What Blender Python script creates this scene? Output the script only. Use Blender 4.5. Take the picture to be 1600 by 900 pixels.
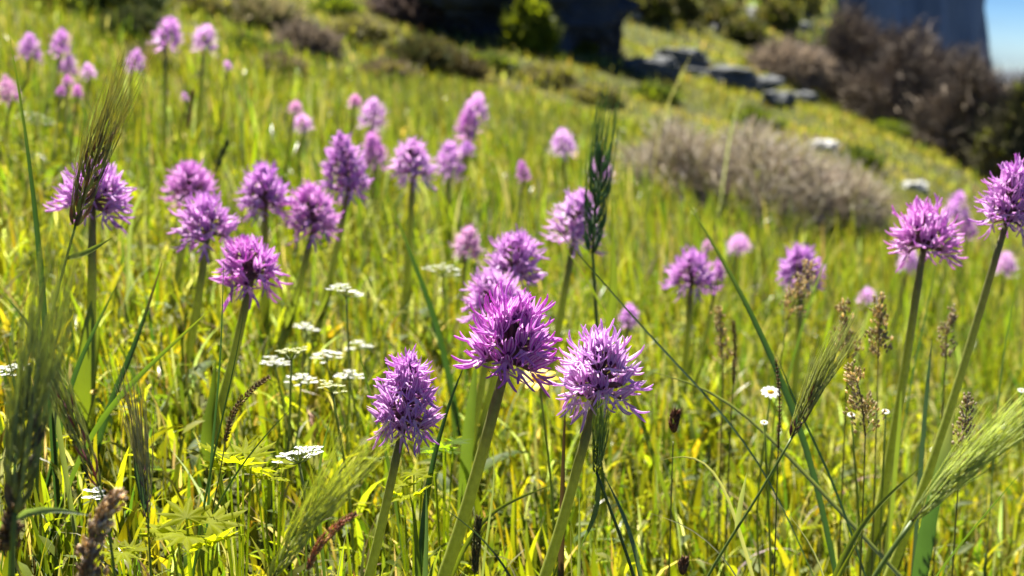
import bpy, math, random
import numpy as np
from mathutils import Vector, noise

for _o in list(bpy.data.objects):
    bpy.data.objects.remove(_o)
S = bpy.context.scene
COL = S.collection
random.seed(11)
rng = np.random.default_rng(11)

# ------------------------------------------------------------------ camera, sky, sun, exposure
CAMZ, PITCH, FPX = 0.40, math.radians(8.5), 2222.0
cam_d = bpy.data.cameras.new('camera')
cam = bpy.data.objects.new('camera', cam_d); COL.objects.link(cam)
cam.location = (0, 0, CAMZ); cam.rotation_euler = (math.pi/2 - PITCH, 0, 0)
cam_d.sensor_width = 36.0; cam_d.lens = 50.0
cam_d.clip_start = 0.02; cam_d.clip_end = 9000
cam_d.dof.use_dof = True; cam_d.dof.focus_distance = 0.85; cam_d.dof.aperture_fstop = 8.5
cam_d.dof.aperture_blades = 9
S.camera = cam

SUN_EL, SUN_AZ = math.radians(63), math.radians(-18)      # azimuth from +Y towards +X
W = bpy.data.worlds.new('World'); S.world = W; W.use_nodes = True
nt = W.node_tree; nt.nodes.clear()
wo = nt.nodes.new('ShaderNodeOutputWorld'); wb = nt.nodes.new('ShaderNodeBackground')
sky = nt.nodes.new('ShaderNodeTexSky'); sky.sky_type = 'NISHITA'; sky.sun_disc = False
sky.sun_elevation = SUN_EL; sky.sun_rotation = SUN_AZ
sky.air_density = 0.7; sky.dust_density = 0.0; sky.ozone_density = 4.0; sky.altitude = 800
tc = nt.nodes.new('ShaderNodeTexCoord'); mp = nt.nodes.new('ShaderNodeMapping')
mp.inputs['Scale'].default_value = (3.0, 3.0, 14.0); mp.inputs['Rotation'].default_value = (0.25, 0.1, 0)
nz = nt.nodes.new('ShaderNodeTexNoise'); nz.inputs['Scale'].default_value = 2.2; nz.inputs['Detail'].default_value = 5
rp = nt.nodes.new('ShaderNodeValToRGB')
rp.color_ramp.elements[0].position = 0.42; rp.color_ramp.elements[1].position = 0.75
rp.color_ramp.elements[0].color = (0, 0, 0, 1); rp.color_ramp.elements[1].color = (.55, .55, .55, 1)
mx = nt.nodes.new('ShaderNodeMixRGB'); mx.inputs[2].default_value = (3.2, 3.9, 4.7, 1)
L = nt.links.new
L(tc.outputs['Generated'], mp.inputs[0]); L(mp.outputs[0], nz.inputs[0]); L(nz.outputs[0], rp.inputs[0])
L(rp.outputs[0], mx.inputs[0]); L(sky.outputs[0], mx.inputs[1]); hs = nt.nodes.new('ShaderNodeHueSaturation'); hs.inputs['Saturation'].default_value = 1.5; hs.inputs['Value'].default_value = .5; hs.inputs['Hue'].default_value = .515
L(mx.outputs[0], hs.inputs['Color']); L(hs.outputs[0], wb.inputs[0])
L(wb.outputs[0], wo.inputs[0])
wb.inputs[1].default_value = 0.062
sun_d = bpy.data.lights.new('sun', 'SUN'); sun_d.energy = 5.0; sun_d.angle = math.radians(0.53); sun_d.color = (1, .95, .86)
sun = bpy.data.objects.new('sun', sun_d); COL.objects.link(sun)
sv = Vector((math.sin(SUN_AZ)*math.cos(SUN_EL), math.cos(SUN_AZ)*math.cos(SUN_EL), math.sin(SUN_EL)))
sun.rotation_euler = sv.to_track_quat('Z', 'Y').to_euler(); sun.location = (-2, 6, 8)
V = S.view_settings
V.view_transform = 'Standard'; V.look = 'None'; V.exposure = 1.95; V.gamma = 1.0; V.use_curve_mapping = False
S.render.engine = 'CYCLES'
cy = S.cycles
cy.use_denoising = True
cy.max_bounces = 7; cy.diffuse_bounces = 3; cy.glossy_bounces = 2; cy.transmission_bounces = 4; cy.transparent_max_bounces = 4
cy.caustics_reflective = False; cy.caustics_refractive = False
cy.sample_clamp_indirect = 4.0

# ------------------------------------------------------------------ helpers
def at(px, py, d):
    """point at photo pixel (1600x900) and depth d metres along the view axis"""
    a, b = (px-800)/FPX, (450-py)/FPX
    c, s = math.cos(PITCH), math.sin(PITCH)
    return np.array([d*a, d*(c+b*s), CAMZ+d*(-s+b*c)])

def _sp(v, k):
    return np.where(v*k > 30, v, np.log1p(np.exp(np.minimum(v*k, 30)))/k)

def ground(x, y):
    x = np.asarray(x, float); y = np.asarray(y, float)
    z = -0.25*_lim(x) + 0.02*(y-.85) + 0.094*_sp(y-2.3, 2.5)
    yy = np.clip(y-10, 0, 26); z = z + 0.0042*yy*yy
    xe = 2.25 + 0.19*np.clip(y-10.5, 0, 40)
    z = z - (0.62+.07*np.clip(y-9, 0, 26))*_sp(x-xe, 3.0)
    z = z - 0.30*np.clip(-y, 0, 50)*0.2
    far = np.clip((y-2)/8, 0, 1)
    z = z + 0.012*np.sin(x*5.1+1.0)*np.sin(y*4.3+.6) + 0.007*np.sin(x*11.3+y*7.7) + far*0.09*np.sin(x*1.7+2+y*.4)*np.sin(y*1.3+.5) + far*.04*np.sin(x*3.9+y*2.9) + np.clip((y-3.2)/3, 0, 1)*.035*np.sin(x*5.3+1.3*np.sin(y*2.2))*np.sin(y*4.1+x*1.9)
    return np.maximum(z, -9.6)

def _lim(x):
    return np.where(x < -14, -14+(x+14)*.3, x)

def gz(x, y):
    return float(ground(x, y))

def on_ray(px, py, dmax=60.0):
    """first ground hit of the photo ray"""
    d = .6
    while d < dmax:
        p = at(px, py, d)
        if p[2] <= gz(p[0], p[1]):
            return p
        d *= 1.01
    return at(px, py, dmax)

def unit(v):
    v = np.asarray(v, float); n = np.linalg.norm(v)
    return v/n if n > 1e-12 else v

class MB:
    def __init__(self):
        self.v = []; self.f = []; self.c = []; self.n = 0
    def add(self, v, f, c):
        v = np.asarray(v, float)
        c = np.asarray(c, float)
        if c.ndim == 1: c = np.tile(c, (len(v), 1))
        k = self.n
        self.v.append(v); self.c.append(c)
        self.f.extend([tuple(i+k for i in q) for q in f]); self.n += len(v)
    def arrays(self):
        return np.concatenate(self.v), self.f, np.concatenate(self.c)
    def mesh(self, name, mat, off=(0, 0, 0), smooth=True):
        v, f, c = self.arrays()
        me = bpy.data.meshes.new(name)
        me.from_pydata((v-np.asarray(off)).tolist(), [], f)
        a = me.attributes.new('Col', 'FLOAT_COLOR', 'POINT')
        cc = np.ones((len(v), 4)); cc[:, :c.shape[1]] = c
        a.data.foreach_set('color', cc.astype(np.float32).ravel())
        if smooth: me.polygons.foreach_set('use_smooth', [True]*len(me.polygons))
        me.materials.append(mat); me.update()
        return me
    def build(self, name, mat, parent=None, off=(0, 0, 0), smooth=True):
        return link(name, self.mesh(name, mat, off, smooth), parent)

def link(name, me, parent=None):
    o = bpy.data.objects.new(name, me); COL.objects.link(o)
    if parent is not None: o.parent = parent
    return o

def tag(o, label=None, cat=None, group=None, kind=None):
    if label: o['label'] = label
    if cat: o['category'] = cat
    if group: o['group'] = group
    if kind: o['kind'] = kind
    return o

def thing(name, loc, label, cat, group=None):
    o = bpy.data.objects.new(name, None); COL.objects.link(o)
    o.location = tuple(float(q) for q in loc); o.empty_display_size = .02
    return tag(o, label, cat, group)

def spline(pts, n):
    """Catmull-Rom through pts (m,k) -> n samples"""
    p = np.asarray(pts, float)
    if len(p) == 2: 
        t = np.linspace(0, 1, n)[:, None]; return p[0]*(1-t)+p[1]*t
    sl = np.linalg.norm(np.diff(p[:, :3], axis=0), axis=1)
    if len(p) > 3 and sl.max() > 2.2*sl.min():          # very uneven spacing: round the polyline off instead
        cs = np.r_[0, np.cumsum(sl+1e-9)]; u = np.linspace(0, cs[-1], 61)
        r = np.stack([np.interp(u, cs, p[:, k]) for k in range(p.shape[1])], 1)
        for _ in range(70): r[1:-1] = r[1:-1]*.5+(r[:-2]+r[2:])*.25
        v = np.linspace(0, 60, n); return np.stack([np.interp(v, np.arange(61), r[:, k]) for k in range(p.shape[1])], 1)
    q = np.vstack([2*p[0]-p[1], p, 2*p[-1]-p[-2]])
    seg = np.r_[0, np.cumsum(np.linalg.norm(np.diff(p[:, :3], axis=0), axis=1)+1e-9)]
    out = []
    for s in np.linspace(0, seg[-1], n):
        i = min(np.searchsorted(seg, s, 'right')-1, len(p)-2); u = (s-seg[i])/(seg[i+1]-seg[i])
        a, b, c, d = q[i], q[i+1], q[i+2], q[i+3]
        out.append(.5*(2*b+(c-a)*u+(2*a-5*b+4*c-d)*u*u+(3*b-a-3*c+d)*u**3))
    return np.array(out)

def tube(mb, path, rad, col, sides=6, cap=True):
    p = np.asarray(path, float); n = len(p)
    rad = np.broadcast_to(np.asarray(rad, float), (n,)); col = np.asarray(col, float)
    if col.ndim == 1: col = np.tile(col, (n, 1))
    t = np.gradient(p, axis=0); t /= np.linalg.norm(t, axis=1)[:, None]+1e-12
    ref = np.array([1., 0, 0]) if abs(t[0][0]) < .8 else np.array([0, 0, 1.])
    vs = []; cs = []
    for i in range(n):
        u = unit(ref-t[i]*np.dot(ref, t[i])); w = np.cross(t[i], u); ref = u
        for k in range(sides):
            a = 2*math.pi*k/sides
            vs.append(p[i]+rad[i]*(u*math.cos(a)+w*math.sin(a))); cs.append(col[i])
    f = []
    for i in range(n-1):
        for k in range(sides):
            k2 = (k+1) % sides
            f.append((i*sides+k, i*sides+k2, (i+1)*sides+k2, (i+1)*sides+k))
    if cap:
        f.append(tuple(range((n-1)*sides, n*sides))); f.append(tuple(range(sides-1, -1, -1)))
    mb.add(vs, f, cs)

def ribbon(mb, path, width, face, col, fold=.25, cols3=None):
    """leaf / petal strip, 3 verts across, creased along the middle. face = direction the upper side looks"""
    p = np.asarray(path, float); n = len(p)
    width = np.broadcast_to(np.asarray(width, float), (n,)); col = np.asarray(col, float)
    if col.ndim == 1: col = np.tile(col, (n, 1))
    face = np.asarray(face, float)
    if face.ndim == 1: face = np.tile(face, (n, 1))
    t = np.gradient(p, axis=0)
    vs = []; cs = []
    for i in range(n):
        tt = unit(t[i]); s = unit(np.cross(tt, face[i])); m = np.cross(s, tt)
        for k in (-1, 0, 1):
            vs.append(p[i]+s*k*width[i]*.5+m*(abs(k)*width[i]*fold*.5))
            cs.append(col[i] if cols3 is None else cols3(i/(n-1), k, col[i]))
    f = []
    for i in range(n-1):
        a = i*3
        f += [(a, a+1, a+4, a+3), (a+1, a+2, a+5, a+4)]
    mb.add(vs, f, cs)

def blob(mb, c, r, col, axis=(0, 0, 1), ln=1.0):
    """small 6-sided spindle"""
    axis = unit(axis); c = np.asarray(c, float)
    path = [c-axis*r*ln, c-axis*r*ln*.55, c+axis*r*ln*.1, c+axis*r*ln*.65, c+axis*r*ln]
    tube(mb, path, np.array([.15, .8, 1, .6, .08])*r, col, 5)

# ------------------------------------------------------------------ materials
def mat_new(name):
    m = bpy.data.materials.new(name); m.use_nodes = True
    t = m.node_tree; t.nodes.clear()
    return m, t, t.nodes.new('ShaderNodeOutputMaterial')

def leafy(name, trans=.5, tint=(1.5, 1.45, .7), rough=.42, spec=.4, noise_amt=.25, nscale=300):
    """two-sided leaf tissue: reflects its colour and lets tinted light through"""
    m, t, o = mat_new(name); N = t.nodes.new; K = t.links.new
    at_ = N('ShaderNodeAttribute'); at_.attribute_name = 'Col'
    tcn = N('ShaderNodeTexCoord'); nzn = N('ShaderNodeTexNoise'); nzn.inputs['Scale'].default_value = nscale
    K(tcn.outputs['Object'], nzn.inputs['Vector'])
    mr = N('ShaderNodeMapRange'); mr.inputs[3].default_value = 1-noise_amt; mr.inputs[4].default_value = 1+noise_amt
    K(nzn.outputs[0], mr.inputs[0])
    mm = N('ShaderNodeVectorMath'); mm.operation = 'SCALE'; K(at_.outputs['Color'], mm.inputs[0]); K(mr.outputs[0], mm.inputs['Scale'])
    pr = N('ShaderNodeBsdfPrincipled'); pr.inputs['Roughness'].default_value = rough
    pr.inputs['Specular IOR Level'].default_value = spec
    K(mm.outputs[0], pr.inputs['Base Color'])
    tm = N('ShaderNodeVectorMath'); tm.operation = 'MULTIPLY'; tm.inputs[1].default_value = tint; K(mm.outputs[0], tm.inputs[0])
    tr = N('ShaderNodeBsdfTranslucent'); K(tm.outputs[0], tr.inputs[0])
    mix = N('ShaderNodeMixShader'); mix.inputs[0].default_value = trans
    K(pr.outputs[0], mix.inputs[1]); K(tr.outputs[0], mix.inputs[2]); K(mix.outputs[0], o.inputs[0])
    return m

def solid(name, rough=.6, spec=.3, noise_amt=.3, nscale=120, bump=0.0):
    m, t, o = mat_new(name); N = t.nodes.new; K = t.links.new
    at_ = N('ShaderNodeAttribute'); at_.attribute_name = 'Col'
    tcn = N('ShaderNodeTexCoord'); nzn = N('ShaderNodeTexNoise'); nzn.inputs['Scale'].default_value = nscale; nzn.inputs['Detail'].default_value = 6
    K(tcn.outputs['Object'], nzn.inputs['Vector'])
    mr = N('ShaderNodeMapRange'); mr.inputs[3].default_value = 1-noise_amt; mr.inputs[4].default_value = 1+noise_amt
    K(nzn.outputs[0], mr.inputs[0])
    mm = N('ShaderNodeVectorMath'); mm.operation = 'SCALE'; K(at_.outputs['Color'], mm.inputs[0]); K(mr.outputs[0], mm.inputs['Scale'])
    pr = N('ShaderNodeBsdfPrincipled'); pr.inputs['Roughness'].default_value = rough
    pr.inputs['Specular IOR Level'].default_value = spec
    K(mm.outputs[0], pr.inputs['Base Color'])
    if bump:
        bp = N('ShaderNodeBump'); bp.inputs['Strength'].default_value = bump; bp.inputs['Distance'].default_value = .05
        K(nzn.outputs[0], bp.inputs['Height']); K(bp.outputs[0], pr.inputs['Normal'])
    K(pr.outputs[0], o.inputs[0])
    return m

def petal_mat():
    """orchid petals. Col = (t along, across, kind: 0 hood / .5 lip / 1 ovary); object colour = the plant's own pigment"""
    m, t, o = mat_new('orchid_petal'); N = t.nodes.new; K = t.links.new
    a = N('ShaderNodeAttribute'); a.attribute_name = 'Col'
    sp = N('ShaderNodeSeparateColor'); K(a.outputs['Color'], sp.inputs[0])
    oi = N('ShaderNodeObjectInfo')
    def math_(op, x, y=None, z=None):
        n = N('ShaderNodeMath'); n.operation = op
        for i, q in enumerate((x, y, z)):
            if q is None: continue
            if isinstance(q, (int, float)): n.inputs[i].default_value = q
            else: K(q, n.inputs[i])
        return n.outputs[0]
    def mixc(f, x, y):
        n = N('ShaderNodeMixRGB')
        for i, q in enumerate((f, x, y)):
            if isinstance(q, (int, float)): n.inputs[i].default_value = q
            elif isinstance(q, tuple): n.inputs[i].default_value = (*q, 1)
            else: K(q, n.inputs[i])
        return n.outputs[0]
    pale = mixc(.70, oi.outputs['Color'], (.90, .80, .90))
    dn = N('ShaderNodeVectorMath'); dn.operation = 'MULTIPLY'; dn.inputs[1].default_value = (.82, .5, .80); K(oi.outputs['Color'], dn.inputs[0])
    deep = dn.outputs[0]
    stripe = math_('SINE', math_('MULTIPLY', sp.outputs[1], 13.0))
    hood_f = math_('MULTIPLY_ADD', stripe, .45, .47)
    hood = mixc(hood_f, pale, deep)
    lip_f = math_('POWER', sp.outputs[0], 1.1)
    tcn = N('ShaderNodeTexCoord'); vo = N('ShaderNodeTexNoise'); vo.inputs['Scale'].default_value = 900
    K(tcn.outputs['Object'], vo.inputs['Vector'])
    spots = math_('MULTIPLY', math_('GREATER_THAN', vo.outputs[0], .58), .35)
    lip = mixc(math_('ADD', math_('MULTIPLY', lip_f, .8), math_('MULTIPLY', spots, math_('SUBTRACT', 1, sp.outputs[0]))), pale, oi.outputs['Color'])
    fl = mixc(math_('GREATER_THAN', sp.outputs[2], .25), hood, lip)
    ov = mixc(math_('GREATER_THAN', sp.outputs[2], .92), mixc(math_('GREATER_THAN', sp.outputs[2], .75), fl, (.16, .03, .14)), (.26, .15, .17))
    pr = N('ShaderNodeBsdfPrincipled'); pr.inputs['Roughness'].default_value = .45; pr.inputs['Specular IOR Level'].default_value = .3
    K(ov, pr.inputs['Base Color'])
    tr = N('ShaderNodeBsdfTranslucent')
    tm = N('ShaderNodeVectorMath'); tm.operation = 'MULTIPLY'; tm.inputs[1].default_value = (1.12, .95, 1.12); K(ov, tm.inputs[0]); K(tm.outputs[0], tr.inputs[0])
    mix = N('ShaderNodeMixShader'); mix.inputs[0].default_value = .45
    K(pr.outputs[0], mix.inputs[1]); K(tr.outputs[0], mix.inputs[2]); K(mix.outputs[0], o.inputs[0])
    return m

M_GRASS = leafy('grass_blades', .54, (1.4, 1.5, .5), .33, .6, .2, 60)
M_LEAF = leafy('broad_leaves', .6, (1.55, 1.52, .4), .55, .2, .3, 160)
M_STEM = leafy('plant_stem', .45, (1.5, 1.45, .6), .42, .45, .35, 260)
M_PETAL = petal_mat()
M_WHITE = leafy('white_petals', .4, (1, 1, .95), .5, .3, .08, 200)
M_SPIKE = leafy('seed_heads', .5, (1.4, 1.3, .9), .55, .3, .3, 400)
M_DRY = leafy('dry_tussock', .28, (1.2, 1.15, 1.0), .75, .12, .35, 40)
M_LOBED = leafy('lobed_leaves', .72, (1.5, 1.5, .35), .6, .12, .2, 160)
M_TWIG = solid('dry_twigs', .85, .1, .35, 30)
M_CRAG = solid('crag_stone', .92, .1, .75, .55, .9)
M_ROCK = solid('limestone', .9, .15, .55, 7, .8)

# ------------------------------------------------------------------ ground, far plain, far ridge, cliff
def soil_mat():
    m, t, o = mat_new('hillside_soil'); N = t.nodes.new; K = t.links.new
    tcn = N('ShaderNodeTexCoord'); n1 = N('ShaderNodeTexNoise'); n1.inputs['Scale'].default_value = 1.3; n1.inputs['Detail'].default_value = 9
    n2 = N('ShaderNodeTexNoise'); n2.inputs['Scale'].default_value = 45; n2.inputs['Detail'].default_value = 5
    K(tcn.outputs['Object'], n1.inputs[0]); K(tcn.outputs['Object'], n2.inputs[0])
    r = N('ShaderNodeValToRGB'); e = r.color_ramp.elements
    e[0].position = .30; e[0].color = (.14, .11, .06, 1); e[1].position = .72; e[1].color = (.17, .18, .045, 1)
    q = e.new(.5); q.color = (.075, .085, .022, 1)
    K(n1.outputs[0], r.inputs[0])
    mxx = N('ShaderNodeMixRGB'); mxx.blend_type = 'MULTIPLY'; mxx.inputs[0].default_value = .7; K(r.outputs[0], mxx.inputs[1]); K(n2.outputs[0], mxx.inputs[2])
    p = N('ShaderNodeBsdfPrincipled'); p.inputs['Roughness'].default_value = .95; p.inputs['Specular IOR Level'].default_value = .1
    b = N('ShaderNodeBump'); b.inputs['Strength'].default_value = .7; b.inputs['Distance'].default_value = .02; K(n2.outputs[0], b.inputs['Height']); K(b.outputs[0], p.inputs['Normal'])
    K(mxx.outputs[0], p.inputs['Base Color']); K(p.outputs[0], o.inputs[0])
    return m
M_SOIL = soil_mat()

def grid_mesh(name, xs, ys, zf, mat):
    X, Y = np.meshgrid(xs, ys); Z = zf(X, Y); nx, ny = len(xs), len(ys)
    v = np.stack([X, Y, Z], -1).reshape(-1, 3)
    i = np.arange(nx-1)[None, :]+nx*np.arange(ny-1)[:, None]
    f = np.stack([i, i+1, i+1+nx, i+nx], -1).reshape(-1, 4)
    me = bpy.data.meshes.new(name); me.from_pydata(v.tolist(), [], f.tolist())
    me.polygons.foreach_set('use_smooth', [True]*len(me.polygons)); me.materials.append(mat)
    return link(name, me)

def warp(n, lim, p=2.2):
    u = np.linspace(-1, 1, n); return np.sign(u)*np.abs(u)**p*lim
ysx = np.r_[np.linspace(-6, 0, 12, endpoint=False), np.linspace(0, 1, 110)**1.7*60]
tag(grid_mesh('ground', warp(150, 55), ysx, ground, M_SOIL), 'grassy hillside soil under the meadow', None, None, 'structure')
m_far, t_far, o_far = mat_new('far_land')
p_ = t_far.nodes.new('ShaderNodeBsdfPrincipled'); nzz = t_far.nodes.new('ShaderNodeTexNoise'); nzz.inputs['Scale'].default_value = .02; nzz.inputs['Detail'].default_value = 8
rr = t_far.nodes.new('ShaderNodeValToRGB'); rr.color_ramp.elements[0].color = (.035, .045, .055, 1); rr.color_ramp.elements[1].color = (.07, .085, .10, 1)  # blue-grey of distance haze is put into the land colour
tt_ = t_far.nodes.new('ShaderNodeTexCoord')
t_far.links.new(tt_.outputs['Object'], nzz.inputs[0]); t_far.links.new(nzz.outputs[0], rr.inputs[0]); t_far.links.new(rr.outputs[0], p_.inputs['Base Color']); t_far.links.new(p_.outputs[0], o_far.inputs[0])
p_.inputs['Roughness'].default_value = .95
tag(grid_mesh('valley_plain', warp(40, 6000, 3), warp(40, 6000, 3), lambda x, y: -9.5+0*x, m_far), 'wide valley floor below the hillside', None, None, 'structure')
def ridge(x, y):
    b = np.exp(-((y-900)/160)**2)
    return -9.8+b*(13+4*np.sin(x*.004+1)+2.5*np.sin(x*.013)+1.5*np.sin(x*.041+y*.02))
tag(grid_mesh('distant_hills', np.linspace(-300, 1600, 120), np.linspace(560, 1250, 24), ridge, m_far), 'low blue-grey hills on the horizon', None, None, 'structure')

def rock_mesh(name, seed, size, sub=4, rough=.25, col=(.30, .30, .28), squash=1.0, freq=1.4):
    import bmesh
    bm = bmesh.new(); bmesh.ops.create_icosphere(bm, subdivisions=sub, radius=1)
    of = Vector((seed*7.3, seed*3.1, seed*5.7))
    for v in bm.verts:
        p = v.co.copy()
        m = max(abs(p.x), abs(p.y), abs(p.z)); p = p.lerp(p/m, .45)
        d = noise.fractal(p*freq+of, 1.0, 2.1, 5)*rough*1.3
        c = noise.voronoi(p*1.9+of)[0]; d += (c[1]-c[0])*rough*.8-rough*.35
        v.co = Vector((p.x*size[0], p.y*size[1], p.z*size[2]))*(1+d)
    me = bpy.data.meshes.new(name); bm.to_mesh(me); bm.free()
    a = me.attributes.new('Col', 'FLOAT_COLOR', 'POINT')
    n = len(me.vertices); cc = np.ones((n, 4)); cc[:, :3] = col
    a.data.foreach_set('color', cc.astype(np.float32).ravel())
    me.materials.append(M_ROCK)
    return me

def rock(px, py, size, label, seed, col=(.30, .30, .28), sink=.35, depth=None, rot=0, group=None, sub=4, rough=.25, name='rock'):
    p = on_ray(px, py) if depth is None else at(px, py, depth)
    z = gz(p[0], p[1])
    o = link(name, rock_mesh(name, seed, size, sub, rough, col))
    o.location = (p[0], p[1], z+size[2]*(1-2*sink)); o.rotation_euler.z = rot
    return tag(o, label, 'rock', group)

# the shaded crag beyond the bush, skylight blue put into its grey stone colour
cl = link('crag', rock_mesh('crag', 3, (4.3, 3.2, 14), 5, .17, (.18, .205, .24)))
cl.data.materials[0] = M_CRAG; cl.location = (10.75, 47, -.5); tag(cl, 'tall bluish grey crag in shadow rising behind the brown bush', 'crag')
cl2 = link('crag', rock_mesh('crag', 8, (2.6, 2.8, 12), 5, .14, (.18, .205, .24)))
cl2.data.materials[0] = M_CRAG; cl2.location = (9.2, 40, .2); tag(cl2, 'lower grey crag shoulder in shadow where hillside meets the tall crag', 'crag')

# ------------------------------------------------------------------ meadow grass (uncountable)
def blades(name, n, ysp, hrange, wrange, segs, palette, probs, mat, label, tip=None, xpad=.45, density_pow=1.0, lean=.35, hfun=None, keep=None, wind=-.05, patch=None):
    y0, y1 = ysp
    # sample depth by frustum width so that the density per square metre falls off slowly
    u = rng.random(n); yy = (y0**density_pow+(y1**density_pow-y0**density_pow)*u)**(1/density_pow)
    xx = (rng.random(n)*2-1)*(.37*yy+xpad)
    # clumping
    cl_ = np.sin(xx*23+yy*9)+np.sin(yy*19-xx*13)+np.sin(xx*61+3)*np.sin(yy*53); k = rng.random(n) < .62+.16*cl_
    if keep is not None: k &= keep(xx, yy)
    xx, yy = xx[k], yy[k]; n = len(xx)
    h = hrange[0]+(hrange[1]-hrange[0])*rng.random(n)**1.6
    if hfun is not None: h = h*hfun(xx, yy)
    w = wrange[0]+(wrange[1]-wrange[0])*rng.random(n)**1.5
    az = rng.random(n)*2*np.pi; bend = np.abs(rng.normal(0, lean, n))+.05; face = rng.random(n)*2*np.pi
    zz = ground(xx, yy)-.004
    pal = np.array(palette); ci = rng.choice(len(pal), n, p=np.array(probs)/sum(probs))
    c = pal[ci]*(.75+.5*rng.random((n, 1)))*(1+.12*rng.normal(size=(n, 3)))
    if patch is not None:                      # drier, straw coloured patches higher up the slope
        pn = np.sin(xx*2.3+1.7*np.sin(yy*.9))+np.sin(yy*2.1+xx*1.1+2)+.6*np.sin(xx*6.1+yy*4.7)
        pm = np.clip((pn-.1)*.7, 0, 1)*np.clip((yy-patch)/2.5, 0, 1)*(.3+.7*rng.random(n))
        c = c*(1-pm[:, None])+np.array((.25, .23, .12))*pm[:, None]; h = h*(1-.35*pm)
        pn = np.sin(xx*3.7+2.1*np.sin(yy*1.6+1)+.5)+np.sin(yy*3.3-xx*1.7)+.5*np.sin(xx*9.1-yy*7.3)
        pm = np.clip((pn-.5)*.8, 0, 1)*np.clip((yy-patch)/1.5, 0, 1)*(.3+.7*rng.random(n))
        c = c*(1-pm[:, None])+np.array((.10, .11, .05))*pm[:, None]
    t = np.linspace(0, 1, segs+1)
    ang = bend[:, None]*t[None, :]*1.5           # cumulative bend
    ds = h[:, None]/segs
    dx = np.sin(ang)*ds; dz = np.cos(ang)*ds
    rx = np.cumsum(dx, 1)-dx; rz = np.cumsum(dz, 1)-dz
    P = np.stack([xx[:, None]+rx*np.cos(az)[:, None]+wind*rz, yy[:, None]+rx*np.sin(az)[:, None], zz[:, None]+rz], -1)
    prof = np.interp(t, [0, .12, .5, .8, 1], [.7, 1, .95, .6, .04])
    tw = face[:, None]+t[None, :]*rng.normal(0, .8, n)[:, None]
    sd = np.stack([np.cos(tw), np.sin(tw), 0*tw], -1)*(w[:, None]*prof*.5)[..., None]
    v = np.stack([P-sd, P+sd], 2).reshape(-1, 3)          # n,(segs+1),2
    base = (np.arange(n)*(segs+1)*2)[:, None]+(np.arange(segs)*2)[None, :]
    f = np.stack([base, base+1, base+3, base+2], -1).reshape(-1, 4)
    cc = np.ones((n, segs+1, 2, 4))
    grad = np.interp(t, [0, .3, 1], [1.15, 1, 1])
    cc[..., :3] = np.clip(c, .004, .9)[:, None, None, :]*grad[None, :, None, None]
    if tip is not None:
        m = (rng.random(n) < tip[1])[:, None, None, None]; s = np.clip((t-.7)/.3, 0, 1)[None, :, None, None]*m
        cc[..., :3] = cc[..., :3]*(1-s)+np.array(tip[0])*s
    me = bpy.data.meshes.new(name)
    me.vertices.add(len(v)); me.vertices.foreach_set('co', v.astype(np.float32).ravel())
    nf = len(f); me.loops.add(nf*4); me.loops.foreach_set('vertex_index', f.astype(np.int32).ravel())
    me.polygons.add(nf); me.polygons.foreach_set('loop_start', np.arange(nf, dtype=np.int32)*4)
    me.polygons.foreach_set('use_smooth', np.ones(nf, bool))
    me.update(calc_edges=True)
    a = me.attributes.new('Col', 'FLOAT_COLOR', 'POINT'); a.data.foreach_set('color', cc.astype(np.float32).ravel())
    me.materials.append(mat)
    return tag(link(name, me), label, 'grass', None, 'stuff')

YG, GR, DK, ST, LI = (.168, .182, .012), (.098, .138, .018), (.045, .082, .020), (.38, .35, .22), (.240, .250, .024)
HY, HG = (.185, .180, .045), (.115, .130, .040)
def hf_near(x, y): return np.clip(.62+.35*(y-.7), .55, 1.25)
def in_view_side(x, y): return x < 3.8+.22*np.clip(y-10, 0, 40)
blades('meadow_grass', 38000, (.42, 2.4), (.03, .12), (.0012, .0050), 6, [YG, GR, DK, ST, LI], [.38, .26, .08, .10, .18], M_GRASS, 'fine green blades of the flowering meadow around the orchids', ((.34, .27, .10), .15), hfun=hf_near, density_pow=1.4, lean=.5)
blades('low_turf', 26000, (.42, 2.3), (.02, .06), (.0025, .007), 3, [YG, GR, LI, ST], [.4, .22, .28, .1], M_LEAF, 'short leafy turf between the meadow grass blades', density_pow=1.4, lean=.7)
blades('middle_grass', 60000, (2.2, 5.0), (.05, .15), (.002, .0055), 4, [YG, GR, DK, ST, LI], [.38, .27, .07, .10, .18], M_GRASS, 'blurred green grass of the slope behind the orchids', ((.33, .24, .09), .15), density_pow=1.6, xpad=.9, hfun=lambda x, y: np.clip(1.3-.33*(y-2.2), .35, 1.3), patch=2.8, lean=.5)
blades('hill_turf', 120000, (3.2, 9.5), (.018, .06), (.004, .010), 2, [HY, HG, DK, ST, YG], [.36, .22, .04, .22, .16], M_LEAF, 'short patchy herbs and grass of the hillside', density_pow=1.7, xpad=1.4, keep=in_view_side, patch=2.6, lean=.9)
blades('hill_grass', 70000, (9, 18), (.03, .08), (.008, .018), 2, [HY, HG, DK, ST, YG], [.34, .22, .06, .24, .14], M_LEAF, 'pale green and straw grass of the upper hillside', density_pow=1.9, xpad=2, keep=in_view_side, patch=4, lean=.8)
blades('far_grass', 30000, (16, 42), (.08, .22), (.03, .07), 2, [YG, GR, DK, ST], [.34, .26, .1, .3], M_GRASS, 'thin grass between rocks of the far hillside', density_pow=1.9, xpad=4, keep=in_view_side)

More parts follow.
